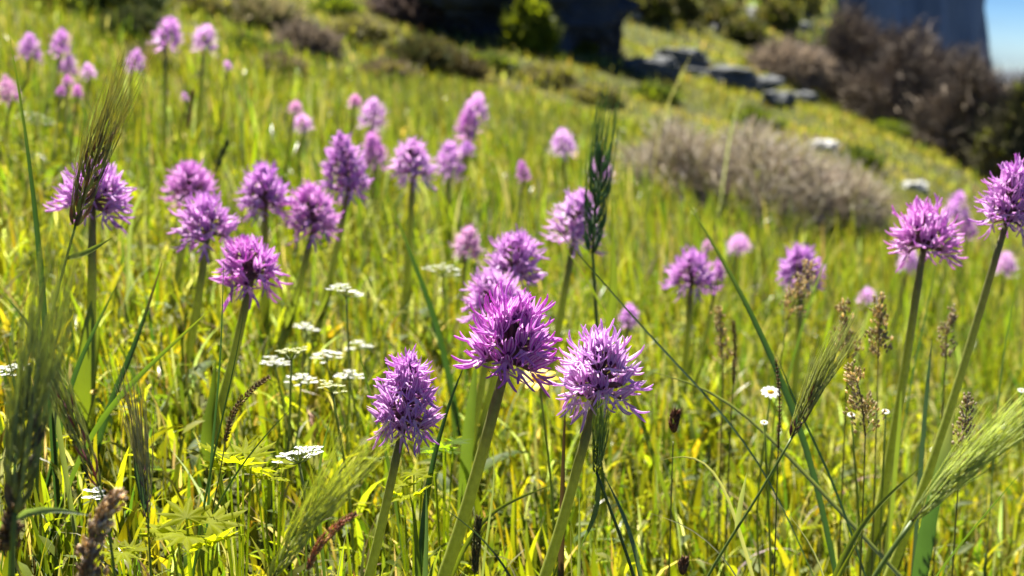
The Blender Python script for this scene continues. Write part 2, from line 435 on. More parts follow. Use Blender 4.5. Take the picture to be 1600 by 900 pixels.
blades('broad_blades', 9000, (.5, 1.7), (.03, .10), (.0035, .0085), 6, [LI, YG, (.27, .28, .02), GR], [.4, .25, .25, .1], M_LEAF, 'broad bent bright green blades low in the meadow front', density_pow=1.3, lean=.85)
blades('dry_blades', 5200, (.45, 2.4), (.04, .13), (.0012, .003), 6, [(.52, .48, .34), (.42, .38, .24), (.30, .22, .12)], [.5, .35, .15], M_GRASS, 'bleached curled dead blades tangled low in the meadow', density_pow=1.4, lean=1.1)
# low broad leaves (clover, young thistles) near the ground
def cover(n, ysp, size, name, label):
    y0, y1 = ysp
    yy = (y0**1.4+(y1**1.4-y0**1.4)*rng.random(n))**(1/1.4); xx = (rng.random(n)*2-1)*(.37*yy+.35)
    k = rng.random(n) < .5+.3*(np.sin(xx*14+1)*np.sin(yy*11)+.6*np.sin(xx*37+yy*29)); xx, yy = xx[k], yy[k]; n = len(xx)
    mb_v = []; mb_f = []; mb_c = []
    zz = ground(xx, yy)+.01+.06*rng.random(n)**1.5
    for i in range(n):
        s = size[0]+(size[1]-size[0])*rng.random(); a = rng.random()*6.28; el = rng.uniform(-.3, .9)
        d = np.array([math.cos(a)*math.cos(el), math.sin(a)*math.cos(el), math.sin(el)]); sd = unit(np.array([-d[1], d[0], rng.uniform(-.4, .4)])); up = np.cross(d, sd)
        w = s*rng.uniform(.22, .5); o = np.array([xx[i], yy[i], zz[i]])
        q = [o, o+d*s*.35+sd*w*.45+up*w*.15, o+d*s*.7+sd*w*.38+up*w*.1, o+d*s-up*s*.1, o+d*s*.7-sd*w*.38+up*w*.1, o+d*s*.35-sd*w*.45+up*w*.15, o+d*s*.5]
        b = len(mb_v)*7; mb_v.append(q); mb_f += [(b, b+1, b+6), (b+1, b+2, b+6), (b+2, b+3, b+6), (b+3, b+4, b+6), (b+4, b+5, b+6), (b+5, b, b+6)]
        c = np.array([YG, LI, GR, (.16, .2, .02)][rng.integers(4)])*rng.uniform(.8, 1.25)
        mb_c.append(np.tile(c, (7, 1)))
    mb = MB(); mb.add(np.concatenate(mb_v), mb_f, np.concatenate(mb_c))
    o = mb.build(name, M_LEAF); return tag(o, label, 'leaves', None, 'stuff')
cover(13000, (.5, 2.4), (.008, .024), 'ground_leaves', 'small bright yellow green leaves low among the grass')

# ------------------------------------------------------------------ orchids
def fl_path(p0, p1, p2, n): 
    t = np.linspace(0, 1, n)[:, None]; return (1-t)**2*p0+2*t*(1-t)*p1+t*t*p2

def make_floret(droop, lod, bud=False, seed=0):
    """one flower: ovary, striped hood of three sepals, dark column, man-shaped lip with arms and legs. X right, Y outward, Z up"""
    r = random.Random(seed); j = lambda s: r.uniform(-s, s)
    mb = MB(); V3 = lambda *a: np.array(a, float)
    ns = 6 if lod == 0 else 4
    if lod == 0: tube(mb, spline([V3(0, -.0135, -.003), V3(0, -.007, .0005), V3(0, .0005, 0)], 4), [.0007, .0011, .0012, .0009], (0, 0, 1), 5)
    def kol(kind):
        return lambda t, k, c: (t, .5+k*.5, kind)
    # hood
    wp = np.interp(np.linspace(0, 1, ns), [0, .35, .7, 1], [.45, 1, .72, .06])
    tip = V3(j(.001), .0085+j(.0015), .0150+j(.0012)) if not bud else V3(0, .006, .012)
    ribbon(mb, spline([V3(0, -.0002, .0005), V3(0, .0003, .006), V3(0, .0035, .011), tip], ns), .0046*wp, V3(0, 1, .1), (0, 0, 0), .5, kol(0.))
    for s in (-1, 1):
        sp_ = r.uniform(.2, 1.0) if not bud else .1
        ribbon(mb, spline([V3(s*.0008, .0006, 0), V3(s*.0034, .0024, .005), V3(s*(.0030+.0012*sp_), .0062, .0100), V3(s*(.0014+.0034*sp_), .0105+j(.001), .0142+j(.0015))], ns), .0040*wp, V3(-s*1, .5, .2), (0, 0, 0), .45, kol(0.))
    if bud: return mb.arrays()
    if lod == 0:
        blob(mb, V3(0, .0016, .0022), .0013, (0, 0, .85), (0, .5, 1), 1.3)
        for s in (-1, 1):   # inner petals
            ribbon(mb, spline([V3(s*.0006, .001, .001), V3(s*.0016, .003, .006), V3(s*.0008, .006, .0105)], 4), np.array([.4, 1, .7, .1])*.0018, V3(-s, .3, 0), (0, 0, 0), .3, kol(0.))
    a = math.radians(droop)+j(.25)
    Ld = V3(j(.15), math.cos(a), -math.sin(a)); Ld = unit(Ld); Nn = V3(0, math.sin(a), math.cos(a))   # Nn = upper side of the lip
    o = V3(0, .001, -.0006); bl = .0072
    ribbon(mb, np.array([o, o+Ld*bl*.35+Nn*.0006, o+Ld*bl*.7+Nn*.0004, o+Ld*bl]), [.0018, .0026, .0030, .0034], Nn, (0, 0, 0), -.2, lambda t, k, c: (t*.45, .5+k*.5, .5))
    X = V3(1, 0, 0); nl = 6 if lod == 0 else 4
    def limb(p0, d, ln, curl, rad, t0):
        p1 = p0+d*ln*.6+Nn*curl*ln*.05; p2 = p0+d*ln*.9+Nn*curl*ln*.55
        path = fl_path(p0, p1, p2, nl); tt = np.linspace(0, 1, nl)
        col = np.stack([t0+(1-t0)*tt, 0*tt+.5, 0*tt+.5], 1)
        rr_ = rad*np.interp(tt, [0, .25, .8, 1], [1.15, 1, .8, .25])
        if lod == 0: tube(mb, path, rr_, col, 4, False)
        else: ribbon(mb, path, rr_*2.6, Nn, col, -.2)
    for s in (-1, 1):
        d = unit(Ld*r.uniform(.5, 1.0)+X*s*r.uniform(.7, 1.1)+Nn*j(.3))
        limb(o+Ld*bl*.28+X*s*.0009, d, r.uniform(.0090, .0120), r.uniform(-.3, 1.1), .00072, .15)
        d = unit(Ld+X*s*r.uniform(.18, .5)+Nn*j(.2))
        limb(o+Ld*bl*.97+X*s*.0009, d, r.uniform(.0100, .0140), r.uniform(-.2, 1.0), .00086, .4)
    if lod == 0: limb(o+Ld*bl*.98, Ld, .0028, .3, .0003, .5)
    return mb.arrays()

DROOPS = [5, 25, 48, 70]
FL = {(lod, k, b): make_floret(DROOPS[k], lod, b, 100*lod+10*k+q+(50 if b else 0)) if q == 0 else None for lod in (0, 1) for k in range(4) for b in (False, True) for q in (0,)}
FLN = {(k, q): make_floret(DROOPS[k], 0, False, 900+k*17+q) for k in range(4) for q in range(4)}
FLB = [make_floret(0, 0, True, 700+q) for q in range(3)]
def arr_mesh(a, name):
    mb = MB(); mb.add(a[0], a[1], a[2]); return mb.mesh(name, M_PETAL)
MESH_N = {k: arr_mesh(a, 'floret') for k, a in FLN.items()}
MESH_B = [arr_mesh(a, 'floret_bud') for a in FLB]

PIG = {'lilac': (.60, .22, .66), 'pale': (.74, .46, .78), 'pink': (.66, .22, .66), 'violet': (.52, .14, .62), 'magenta': (.60, .06, .60), 'rose': (.66, .28, .54)}

def orchid(px, py, w, h, label, pig='lilac', droop=1, lean=-.2, d=None, hmin=.135, buds=.0, tilt=None, n=None, taper=.35, base_px=None):
    if d is None: d = min(2.7, max(.83, FPX*.060/w))
    while True:                                   # keep the plant a real height above the slope
        c = at(px, py, d)
        if c[2]-gz(c[0], c[1]) >= hmin or d < .85: break
        d *= .98
    rs = random.Random(int(px*7+py))
    Wm, Hm = 1.07*w*d/FPX, 1.04*h*d/FPX
    s = Wm/.0615
    axis_l = max(.010, Hm-(.028 if taper >= .5 else .037)*s)
    tl = tilt if tilt is not None else rs.uniform(-.28, .28)
    ax = unit([tl, rs.uniform(-.1, .15), 1])
    hb = c-ax*(axis_l*.5+.006*s)                           # where the stem enters the head
    # stem down to the slope
    ht = hb[2]-gz(hb[0], hb[1])
    if base_px is not None:
        q = at(base_px[0], base_px[1], d); lean = (q[0]-hb[0])/max(.02, (hb[2]-q[2]))
    ly = rs.uniform(-.06, .06)
    base = np.array([hb[0]+lean*ht, hb[1]+ly*ht, 0]); base[2] = gz(base[0], base[1])-.006
    mid = hb*.5+base*.5+np.array([lean*ht*-.07, 0, 0])
    t = thing('orchid', base, label, 'orchid', 'purple orchids of the meadow')
    mb = MB(); N_ = 16
    path = spline([base, mid, hb+ax*.001], N_); k = np.linspace(0, 1, N_)[:, None]
    g0, g1, g2 = np.array((.38, .43, .085)), np.array((.32, .36, .085)), np.array((.17, .15, .08))
    col = np.where(k < .7, g0+(g1-g0)*k/.7, g1+(g2-g1)*(k-.7)/.3)
    r0 = rs.uniform(.0037, .0044)*min(1.15, max(.75, s)); tube(mb, path, np.interp(k[:, 0], [0, .3, .9, 1], [1.25, 1.1, .8, .62])*r0, col, 10)
    mb.build('stem', M_STEM, t, base)
    # sheathing leaf and two basal leaves
    for q in range(3):
        lm = MB(); az = rs.uniform(0, 6.28); dr = np.array([math.cos(az), math.sin(az), 0])
        if q == 0:
            i0 = int(N_*rs.uniform(.22, .4)); b0 = path[i0-1]
            tg = unit(path[i0+3]-path[i0]); pp = spline([path[max(0, i0-3)], b0+dr*r0*1.0, b0+tg*.03+dr*r0*2.6, b0+tg*.055+dr*.008], 8)
            ribbon(lm, pp, np.array([.6, 1, 1, .9, .8, .6, .35, .03])*.0115, -dr, (.14, .18, .04), .7)
        else:
            ln = rs.uniform(.05, .09); b0 = base+np.array([0, 0, .006])
            pp = spline([b0, b0+dr*ln*.3+np.array([0, 0, ln*.35]), b0+dr*ln*.75+np.array([0, 0, ln*.5]), b0+dr*ln+np.array([0, 0, ln*.42])], 9)
            ribbon(lm, pp, np.array([.5, .8, 1, 1, .95, .8, .6, .3, .03])*.018, (0, 0, 1), (.085, .13, .02), .3)
        lm.build('leaf', M_LEAF, t, base)
    # flower head
    big = w >= 74
    if n is None: n = 42 if big else 38
    n = int(n*max(1, h/w))
    hm = MB(); tube(hm, np.array([hb, hb+ax*axis_l*.5, hb+ax*axis_l*.98]), [.0028*s, .0022*s, .0012*s], np.array([(0, 0, 1)]*3), 7)
    ex = unit(np.cross([0, 1, 0], ax)); ey = np.cross(ax, ex)
    items = []
    e0, e1 = math.radians(-22), math.radians(76)
    for i in range(n):
        u = (i+.5)/n
        if rs.random() < (.04 if big else .10): continue
        ph = i*2.39996+rs.uniform(-.25, .25); el = e0+(e1-e0)*u**1.25+rs.uniform(-.12, .12)
        out = unit((ex*math.cos(ph)+ey*math.sin(ph))*math.cos(el)+ax*math.sin(el))
        pos = hb+ax*axis_l*(.05+.9*u**.9)
        fs = s*(1-taper*u**1.5)*rs.uniform(.92, 1.2)
        pos = pos+out*.0135*fs*(1 if big else .85)
        upv = ax if abs(np.dot(out, ax)) < .95 else ex*math.cos(ph)+ey*math.sin(ph)
        Xv = unit(np.cross(out, upv)); Zv = np.cross(Xv, out)
        rl = rs.uniform(-.3, .3); Xr = Xv*math.cos(rl)+Zv*math.sin(rl); Zr = np.cross(Xr, out)
        R = np.stack([Xr, out, Zr], 1)
        dk = min(3, max(0, droop+rs.choice([-1, 0, 0, 0, 1])-(1 if u > .75 else 0)))
        items.append((pos, R*fs, dk, u > 1-buds))
    pc = np.array(PIG[pig])
    def colour(o):
        f = rs.uniform(.9, 1.1); o.color = (min(1, pc[0]*f*rs.uniform(.94, 1.06)), min(1, pc[1]*f*rs.uniform(.85, 1.15)), min(1, pc[2]*f), 1)
    if big:
        head = hm.build('flower_head', M_PETAL, t, base); colour(head)
        from mathutils import Matrix
        for pos, R, dk, b in items:
            me = MESH_B[rs.randrange(3)] if b else MESH_N[(dk, rs.randrange(4))]
            o = link('floret', me, head)
            m = Matrix.Identity(4)
            for a_ in range(3):
                for b_ in range(3): m[a_][b_] = float(R[a_, b_])
                m[a_][3] = float(pos[a_]-base[a_])
            o.matrix_local = m; colour(o)
    else:
        for pos, R, dk, b in items:
            a = FL[(1, dk, b)]; hm.add(a[0]@R.T+pos, a[1], a[2])
        o = hm.build('flower_head', M_PETAL, t, base); colour(o); o['kind'] = 'stuff'
    return t

OR = [
 # the three in focus
 dict(px=800, py=527, w=152, h=140, d=.85, pig='magenta', droop=0, base_px=(688, 900), tilt=.18, n=48, taper=.15, label='magenta orchid with a wide shaggy head on a stout stem, sharp and bright'),
 dict(px=636, py=612, w=118, h=150, d=.84, pig='lilac', droop=3, base_px=(572, 890), tilt=.1, n=54, taper=.3, label='lilac orchid with an egg-shaped head of hanging striped florets, lowest head of the sharp trio'),
 dict(px=937, py=578, w=132, h=125, d=.87, pig='pale', droop=1, base_px=(850, 890), tilt=.05, n=50, taper=.1, label='pale lilac round orchid head touching the magenta one beside a yellow daisy'),
 # behind the trio
 dict(px=806, py=398, w=98, h=98, pig='lilac', droop=1, d=1.3, label='lilac orchid with a dark gap in its head, above the pale pink half-hidden one'),
 dict(px=770, py=455, w=100, h=88, pig='pale', droop=1, d=1.22, label='pale pink orchid head half hidden behind the sharp magenta orchid'),
 dict(px=731, py=376, w=52, h=64, pig='rose', droop=2, lean=-.1, label='small dull rose orchid beside a white umbel, behind the pale pink orchid head'),
 dict(px=905, py=336, w=88, h=100, pig='pale', droop=1, label='whitish lilac orchid crossed by a green grass spike'),
 dict(px=938, py=262, w=44, h=52, pig='pale', droop=1, label='small pale orchid peeping out behind the tip of the green grass spike'),
 dict(px=983, py=490, w=38, h=44, pig='lilac', droop=2, d=1.75, hmin=.1, label='small loose lilac orchid low in the grass behind a long slanting blade'),
 # left cluster
 dict(px=150, py=292, w=116, h=112, pig='lilac', droop=1, lean=-.06, label='large lilac orchid with an upright awned grass ear in front of its head'),
 dict(px=297, py=281, w=84, h=72, pig='pink', droop=0, label='broad pink orchid head behind the lilac ones, just right of the awned grass ear'),
 dict(px=322, py=340, w=105, h=95, pig='lilac', droop=1, lean=-.22, label='lilac orchid with a spiky round head just above the deep magenta one'),
 dict(px=413, py=293, w=90, h=95, pig='violet', droop=1, lean=-.05, label='deep violet orchid with a domed head in the middle of the cluster'),
 dict(px=488, py=324, w=90, h=102, pig='pink', droop=2, lean=-.3, label='pink orchid with a dark stalk showing through its ragged head, under the tall cone'),
 dict(px=388, py=408, w=114, h=104, d=1.12, pig='magenta', droop=2, lean=-.26, base_px=(335, 640), taper=.4, label='deep magenta orchid with drooping lower florets, lowest of the cluster'),
 dict(px=537, py=250, w=84, h=116, pig='lilac', droop=2, lean=-.25, taper=.5, tilt=-.15, buds=.14, label='tall lilac orchid with a long cone-shaped head rising above its cluster'),
 dict(px=583, py=232, w=46, h=66, pig='magenta', droop=2, lean=-.1, label='narrow magenta orchid tucked close behind the tall cone-shaped one'),
 dict(px=583, py=172, w=50, h=56, pig='pale', droop=1, taper=.55, label='pale cone-shaped orchid standing above the narrow magenta one'),
 dict(px=555, py=156, w=24, h=22, pig='rose', droop=1, d=2.4, hmin=.08, label='tiny rose orchid head next to the pale cone-shaped orchid'),
 dict(px=462, py=166, w=27, h=26, pig='rose', droop=1, d=2.4, hmin=.08, label='tiny faded rose head, upper of two faint orchids above the deep violet one'),
 dict(px=473, py=190, w=38, h=34, pig='pale', droop=2, d=2.5, hmin=.08, label='faded pinkish orchid head, lower of two faint orchids above the deep violet one'),
 dict(px=645, py=247, w=76, h=78, pig='pale', droop=2, lean=-.08, label='pale lilac orchid with a flat-bottomed head and brown withered neck'),
 dict(px=703, py=245, w=56, h=68, pig='lilac', droop=2, lean=-.1, label='smaller ragged lilac orchid touching the flat-bottomed pale one'),
 dict(px=732, py=187, w=48, h=58, pig='magenta', droop=1, taper=.5, label='bright magenta cone orchid in front of a pale twin'),
 dict(px=745, py=164, w=44, h=52, pig='pale', droop=1, taper=.5, d=2.7, label='pale cone orchid half hidden behind the bright magenta cone'),
 dict(px=728, py=230, w=30, h=28, pig='violet', droop=2, d=2.4, hmin=.07, label='small dark violet orchid head directly below the bright magenta cone'),
 dict(px=817, py=265, w=27, h=36, pig='magenta', droop=2, d=2.3, hmin=.07, label='small solitary magenta orchid at the end of the dry grey shrub'),
 dict(px=879, py=217, w=46, h=52, pig='pale', droop=1, taper=.5, lean=0, buds=.2, label='solitary pale cone orchid in front of the dry grey shrub'),
 # upper left
 dict(px=264, py=46, w=56, h=62, pig='lilac', droop=1, taper=.55, buds=.15, lean=-.05, label='plump lilac cone orchid, larger of an upright pair on the upper slope'),
 dict(px=321, py=55, w=50, h=52, pig='pale', droop=1, taper=.55, lean=-.1, label='pinkish lilac cone orchid, smaller of an upright pair on the upper slope'),
 dict(px=212, py=91, w=38, h=42, pig='lilac', droop=1, taper=.5, label='lilac orchid dome behind the awn tips of the upright grass ear'),
 dict(px=46, py=70, w=42, h=50, pig='lilac', droop=1, taper=.5, label='lilac cone orchid at the outer end of the upper slope group'),
 dict(px=96, py=62, w=40, h=52, pig='lilac', droop=1, taper=.55, buds=.15, label='slim lilac cone orchid, highest head of the upper slope group'),
 dict(px=107, py=101, w=36, h=40, pig='pale', droop=1, label='pale lilac orchid head directly above three small magenta ones'),
 dict(px=138, py=110, w=28, h=30, pig='pale', droop=1, d=2.5, label='small pale orchid head touching the pale one above the magenta trio'),
 dict(px=106, py=126, w=22, h=24, pig='magenta', droop=1, d=2.2, hmin=.07, label='small magenta orchid bud, top of a tight trio'),
 dict(px=96, py=141, w=16, h=20, pig='magenta', droop=1, d=2.1, hmin=.07, label='small magenta orchid bud, outer lower one of a tight trio'),
 dict(px=121, py=140, w=20, h=24, pig='magenta', droop=1, d=2.15, hmin=.07, label='small magenta orchid bud, lower one of a tight trio nearest the grass ear'),
 dict(px=11, py=136, w=36, h=56, pig='rose', droop=1, taper=.4, buds=.35, label='rosy topped orchid column beside a long dark grass blade'),
 dict(px=355, py=101, w=15, h=17, pig='pale', droop=1, d=2.6, hmin=.06, label='tiny pale orchid dot below the pinkish lilac cone'),
 dict(px=288, py=150, w=12, h=16, pig='pale', droop=1, d=2.4, hmin=.06, label='tiny pale orchid dot beside a thin brown grass spike'),
 # right half
 dict(px=1081, py=420, w=82, h=76, pig='lilac', droop=1, lean=-.06, label='lilac orchid with a purple centre beside a straight dark grass blade'),
 dict(px=1122, py=424, w=26, h=40, pig='magenta', droop=1, d=1.75, hmin=.1, label='small magenta orchid between the purple-centred orchid and a dark blade'),
 dict(px=1155, py=380, w=42, h=40, pig='pale', droop=1, label='small pale pinkish orchid behind the straight dark blade'),
 dict(px=1105, py=383, w=22, h=22, pig='rose', droop=1, d=2.2, hmin=.07, label='tiny dull orchid head just above the purple-centred orchid'),
 dict(px=1250, py=412, w=78, h=74, pig='violet', droop=2, lean=-.05, label='violet orchid behind a tan feathery grass panicle'),
 dict(px=1356, py=462, w=36, h=34, pig='pale', droop=1, hmin=.1, label='small faded lilac orchid among tan grass panicles'),
 dict(px=1445, py=362, w=110, h=84, d=1.15, pig='pink', droop=0, base_px=(1402, 690), tilt=.05, taper=.1, label='pink orchid with a flat fan-like head and dark throat on a slim stem'),
 dict(px=1420, py=404, w=40, h=44, pig='pale', droop=1, d=2.1, hmin=.1, label='pale orchid head hidden behind the neck of the fan-headed one'),
 dict(px=1497, py=320, w=48, h=58, pig='lilac', droop=1, taper=.5, label='smooth lilac cone orchid between the two tall sharp orchids'),
 dict(px=1513, py=356, w=34, h=40, pig='pink', droop=1, label='small pink orchid head just under the smooth lilac cone'),
 dict(px=1582, py=304, w=100, h=124, d=1.05, pig='lilac', droop=1, base_px=(1455, 745), tilt=.2, taper=.25, label='tallest lilac orchid on a long thick leaning stem'),
 dict(px=1571, py=410, w=42, h=44, pig='pale', droop=1, hmin=.1, label='small pale orchid behind the long leaning stem'),
]
for q in OR: orchid(**q)

# ------------------------------------------------------------------ long grass blades, awned ears, panicles
def to_ground(pts, drop=.25):
    """continue a path (top to bottom) down to the slope"""
    p = [np.asarray(q, float) for q in pts]
    d = unit(p[-1]-p[-2]); d = unit(d*.75+np.array([0, 0, -drop-.3]))
    q = p[-1].copy(); k = 0
    while q[2] > gz(q[0], q[1])-.004 and k < 400:
        q = q+d*.004; d = unit(d+np.array([0, 0, -.004])); k += 1
    if np.linalg.norm(q-p[-1]) > .012: p.append(q)
    return p

def pxpath(pts, d):
    out = []
    for q in pts:
        out.append(at(q[0], q[1], q[2] if len(q) > 2 else d))
    return out

DKG, BLG, MDG, YEL = (.035, .075, .025), (.075, .12, .06), (.075, .12, .02), (.15, .18, .02)
def grass_blade(pts, d, wpx, label, col=MDG, tipcol=None, down=True, group='long grass blades'):
    p = pxpath(pts, d)
    if down: p = to_ground(p)
    base = p[-1]
    t = thing('grass_blade', base, label, 'grass blade', group)
    n = 26; path = spline(p, n); k = np.linspace(0, 1, n)
    w = wpx*d/FPX*np.interp(k, [0, .12, .4, .8, 1], [.05, .5, 1, 1, .75])
    c = np.tile(np.array(col), (n, 1)); 
    if tipcol is not None:
        s_ = np.clip(1-k/.25, 0, 1)[:, None]; c = c*(1-s_)+np.array(tipcol)*s_
    mb = MB(); tw = random.uniform(-.9, .9)
    face = np.stack([np.sin(tw+k*.8), -np.cos(tw+k*.8), .35+0*k], 1)
    ribbon(mb, path, w, face, c, .45)
    mb.build('blade', M_GRASS, t, base)
    m2 = MB(); i0 = int(n*.72); tube(m2, path[i0:]+np.array([0, .0012, 0]), np.linspace(.3, .55, n-i0)*wpx*d/FPX*.7, np.array(col)*1.1, 6)
    m2.build('sheath', M_STEM, t, base)
    return t

def awned_ear(pts, earpts, d, label, wpx=22, awn=.065, stemw=5, cols=((.16, .19, .05), (.20, .24, .06)), nsp=16, leaf=None, spread=.14, stemcol=(.13, .18, .04)):
    """stem path top->bottom starts at the ear's base; earpts = base->tip pixels"""
    p = to_ground(pxpath(pts, d)); base = p[-1]
    t = thing('awned_grass', base, label, 'grass ear', 'awned wild grass ears')
    path = spline(p, 22); mb = MB(); k = np.linspace(0, 1, 22)
    tube(mb, path, np.interp(k, [0, 1], [.32, .55])*stemw*d/FPX, stemcol, 7); mb.build('stem', M_STEM, t, base)
    ep = spline(pxpath(earpts, d), 20)
    em = MB(); tube(em, ep, np.linspace(.16, .05, 20)*wpx*d/FPX*.5, (.13, .14, .05), 5)
    ear = em.build('ear', M_SPIKE, t, base)
    W_ = wpx*d/FPX
    tot = np.linalg.norm(ep[-1]-ep[0])
    nsp = int(nsp*1.7)
    for i in range(nsp):
        u = i/(nsp-1)*.86; a = int(u*19); o = ep[a]; ax = unit(ep[min(19, a+3)]-ep[max(0, a-1)])
        sdv = unit(np.cross(ax, [0, 1, 0])); fr = np.cross(sdv, ax)
        ang = (i % 3)*2.094+(i//3)*.5; out = sdv*math.cos(ang)+fr*math.sin(ang)
        sm = MB(); prof = math.sin(math.pi*(.22+.7*u))
        c = np.array(cols[i % len(cols)])*random.uniform(1.1, 1.7)
        bl = tot*random.uniform(.17, .22); dr = unit(ax+out*.22)
        q = [o+out*W_*.12, o+out*W_*.34*prof+dr*bl*.4, o+out*W_*.36*prof+dr*bl*.75, o+out*W_*.30*prof+dr*bl]
        tube(sm, spline(q, 6), np.array([.4, 1, 1, .8, .5, .15])*W_*.085, c, 5)
        for j_ in range(3):
            dd = unit(ax+out*random.uniform(.1, 1.0)*spread*.75+sdv*random.gauss(0, .5)*spread*.7+fr*random.gauss(0, .5)*spread*.7)
            ln = awn*random.uniform(.75, 1.15); st = q[2]
            cc = np.array(cols[-1])*random.uniform(1.5, 2.6)
            bow = out*ln*.06*random.uniform(-1, 1)
            tube(sm, np.array([st, st+dd*ln*.5+bow, st+dd*ln]), [.00030, .00024, .00010], cc, 3, False)
        sm.build('spikelet', M_SPIKE, ear, (0, 0, 0) if False else base)
    if leaf is not None:
        lp = spline(pxpath(leaf[0], d), 14); lm = MB(); kk = np.linspace(0, 1, 14)
        ribbon(lm, lp, leaf[1]*d/FPX*np.interp(kk, [0, .2, .6, 1], [.5, 1, .8, .04]), (.2, -.8, .6), leaf[2], .35)
        lm.build('leaf', M_GRASS, t, base)
    return t

def seed_spike(pts, spikepts, d, label, wpx=14, cols=((.16, .10, .05), (.22, .15, .08)), n=110, loose=0., stemw=3, name='seed_grass'):
    """narrow dense spike (loose=0) or open feathery panicle (loose>0)"""
    p = to_ground(pxpath(pts, d)); base = p[-1]
    t = thing(name, base, label, 'grass seedhead', 'brown and tan grass seedheads')
    mb = MB(); tube(mb, spline(p, 16), np.linspace(.3, .5, 16)*stemw*d/FPX, (.13, .14, .05), 6); mb.build('stem', M_STEM, t, base)
    ep = spline(pxpath(spikepts, d), 24); sm = MB(); W_ = wpx*d/FPX
    tube(sm, ep, np.linspace(.5, .15, 24)*stemw*d/FPX, (.15, .13, .06), 4)
    if not loose: n *= 2
    for i in range(n):
        u = random.random(); a = int(u*23); o = ep[a]; ax = unit(ep[min(23, a+2)]-ep[max(0, a-2)])
        sdv = unit(np.cross(ax, [0, 1, 0])); fr = np.cross(sdv, ax); g = random.random()*6.28
        out = sdv*math.cos(g)+fr*math.sin(g); prof = math.sin(math.pi*(.12+.8*u))
        c = np.array(random.choice(cols))*random.uniform(.7, 1.3)
        if loose:
            r = W_*.5*random.uniform(.25, 1)*(1-.65*u); e = o+out*r+ax*r*.7
            tube(sm, np.array([o, e]), .00018, c, 3, False)
            for _ in range(2):
                blob(sm, e+np.array([random.uniform(-1, 1), random.uniform(-1, 1), random.uniform(-1, 1)])*.0022, loose, c*random.uniform(.8, 1.3), ax+out*.5, 2.0)
        else:
            dr = unit(ax+out*.55); st = o+out*W_*.16*prof
            blob(sm, st+dr*W_*.2, W_*.065, c*1.3, dr, 3.2)
            if random.random() < .5: tube(sm, np.array([st+dr*W_*.3, st+unit(ax+out*.4)*W_*.75]), [.00016, .00006], c, 3, False)
    o = sm.build('seedhead', M_SPIKE, t, base); o['kind'] = 'stuff'
    return t

PUR = ((.13, .06, .06), (.17, .10, .07), (.20, .22, .08))
GRN = ((.15, .19, .04), (.19, .24, .06))
awned_ear([(118, 352), (104, 404), (82, 480), (66, 560), (60, 640)], [(118, 352), (140, 275), (172, 190)], .92, 'upright brown and green awned ear in front of the large lilac orchid', 36, .055, 6, ((.17, .11, .07), (.20, .22, .07), (.12, .08, .06), (.20, .20, .08)), 20, leaf=([(104, 404), (135, 395), (175, 372)], 11, (.20, .24, .05)), spread=.1)
awned_ear([(24, 800), (20, 900)], [(24, 800), (38, 690), (62, 570)], .60, 'thick blurred awned ear with dark grains and a bundle of pale awns', 54, .07, 13, ((.10, .09, .06), (.17, .19, .06), (.20, .23, .09)), 22, spread=.11)
awned_ear([(155, 760), (170, 830)], [(155, 760), (122, 680), (90, 600)], .72, 'slim purple-edged awned ear leaning against the thick blurred one', 22, .04, 6, ((.20, .07, .09), (.18, .20, .06)), 14, spread=.08)
awned_ear([(231, 810), (236, 900)], [(231, 810), (226, 750), (216, 700)], .78, 'short purple ear still half in its green sheath above thistle leaves', 15, .05, 5, ((.17, .10, .14), (.20, .20, .12)), 10, leaf=([(230, 800), (214, 735), (212, 699)], 12, (.05, .09, .04)), spread=.1)
awned_ear([(425, 905), (415, 960)], [(425, 905), (470, 830), (520, 775)], .70, 'pale green silky awned ear slanting up towards the egg-shaped orchid', 30, .05, 8, ((.21, .25, .06), (.26, .29, .09)), 18, spread=.14)
awned_ear([(1238, 682), (1205, 745), (1150, 830), (1098, 900)], [(1238, 682), (1256, 640), (1285, 590)], .80, 'dark purple awned ear on a long slanting stem over the short grass', 22, .045, 6, PUR, 16, leaf=([(1150, 828), (1158, 780), (1167, 738)], 9, (.30, .32, .16)), spread=.13)
awned_ear([(932, 738), (950, 790), (975, 850), (995, 905)], [(932, 738), (934, 712), (937, 680)], .84, 'small green awned ear standing beside the stem of the pale round orchid', 18, .024, 7, GRN, 14, leaf=([(935, 745), (930, 800), (905, 860)], 9, (.10, .15, .03)), spread=.14)
awned_ear([(1425, 815), (1380, 875), (1340, 930)], [(1425, 815), (1480, 755), (1545, 700)], .70, 'pale green awned ear lying over towards the base of the tallest orchid', 26, .055, 12, ((.20, .25, .06), (.25, .29, .10)), 18, spread=.13)
awned_ear([(926, 395), (930, 470), (936, 560)], [(926, 395), (932, 310), (944, 215)], 1.28, 'tall green grass spike crossing the whitish lilac orchid', 34, .06, 8, ((.055, .12, .05), (.09, .15, .06)), 22, leaf=([(940, 560), (958, 470), (958, 360)], 14, (.16, .2, .02)), spread=.06)

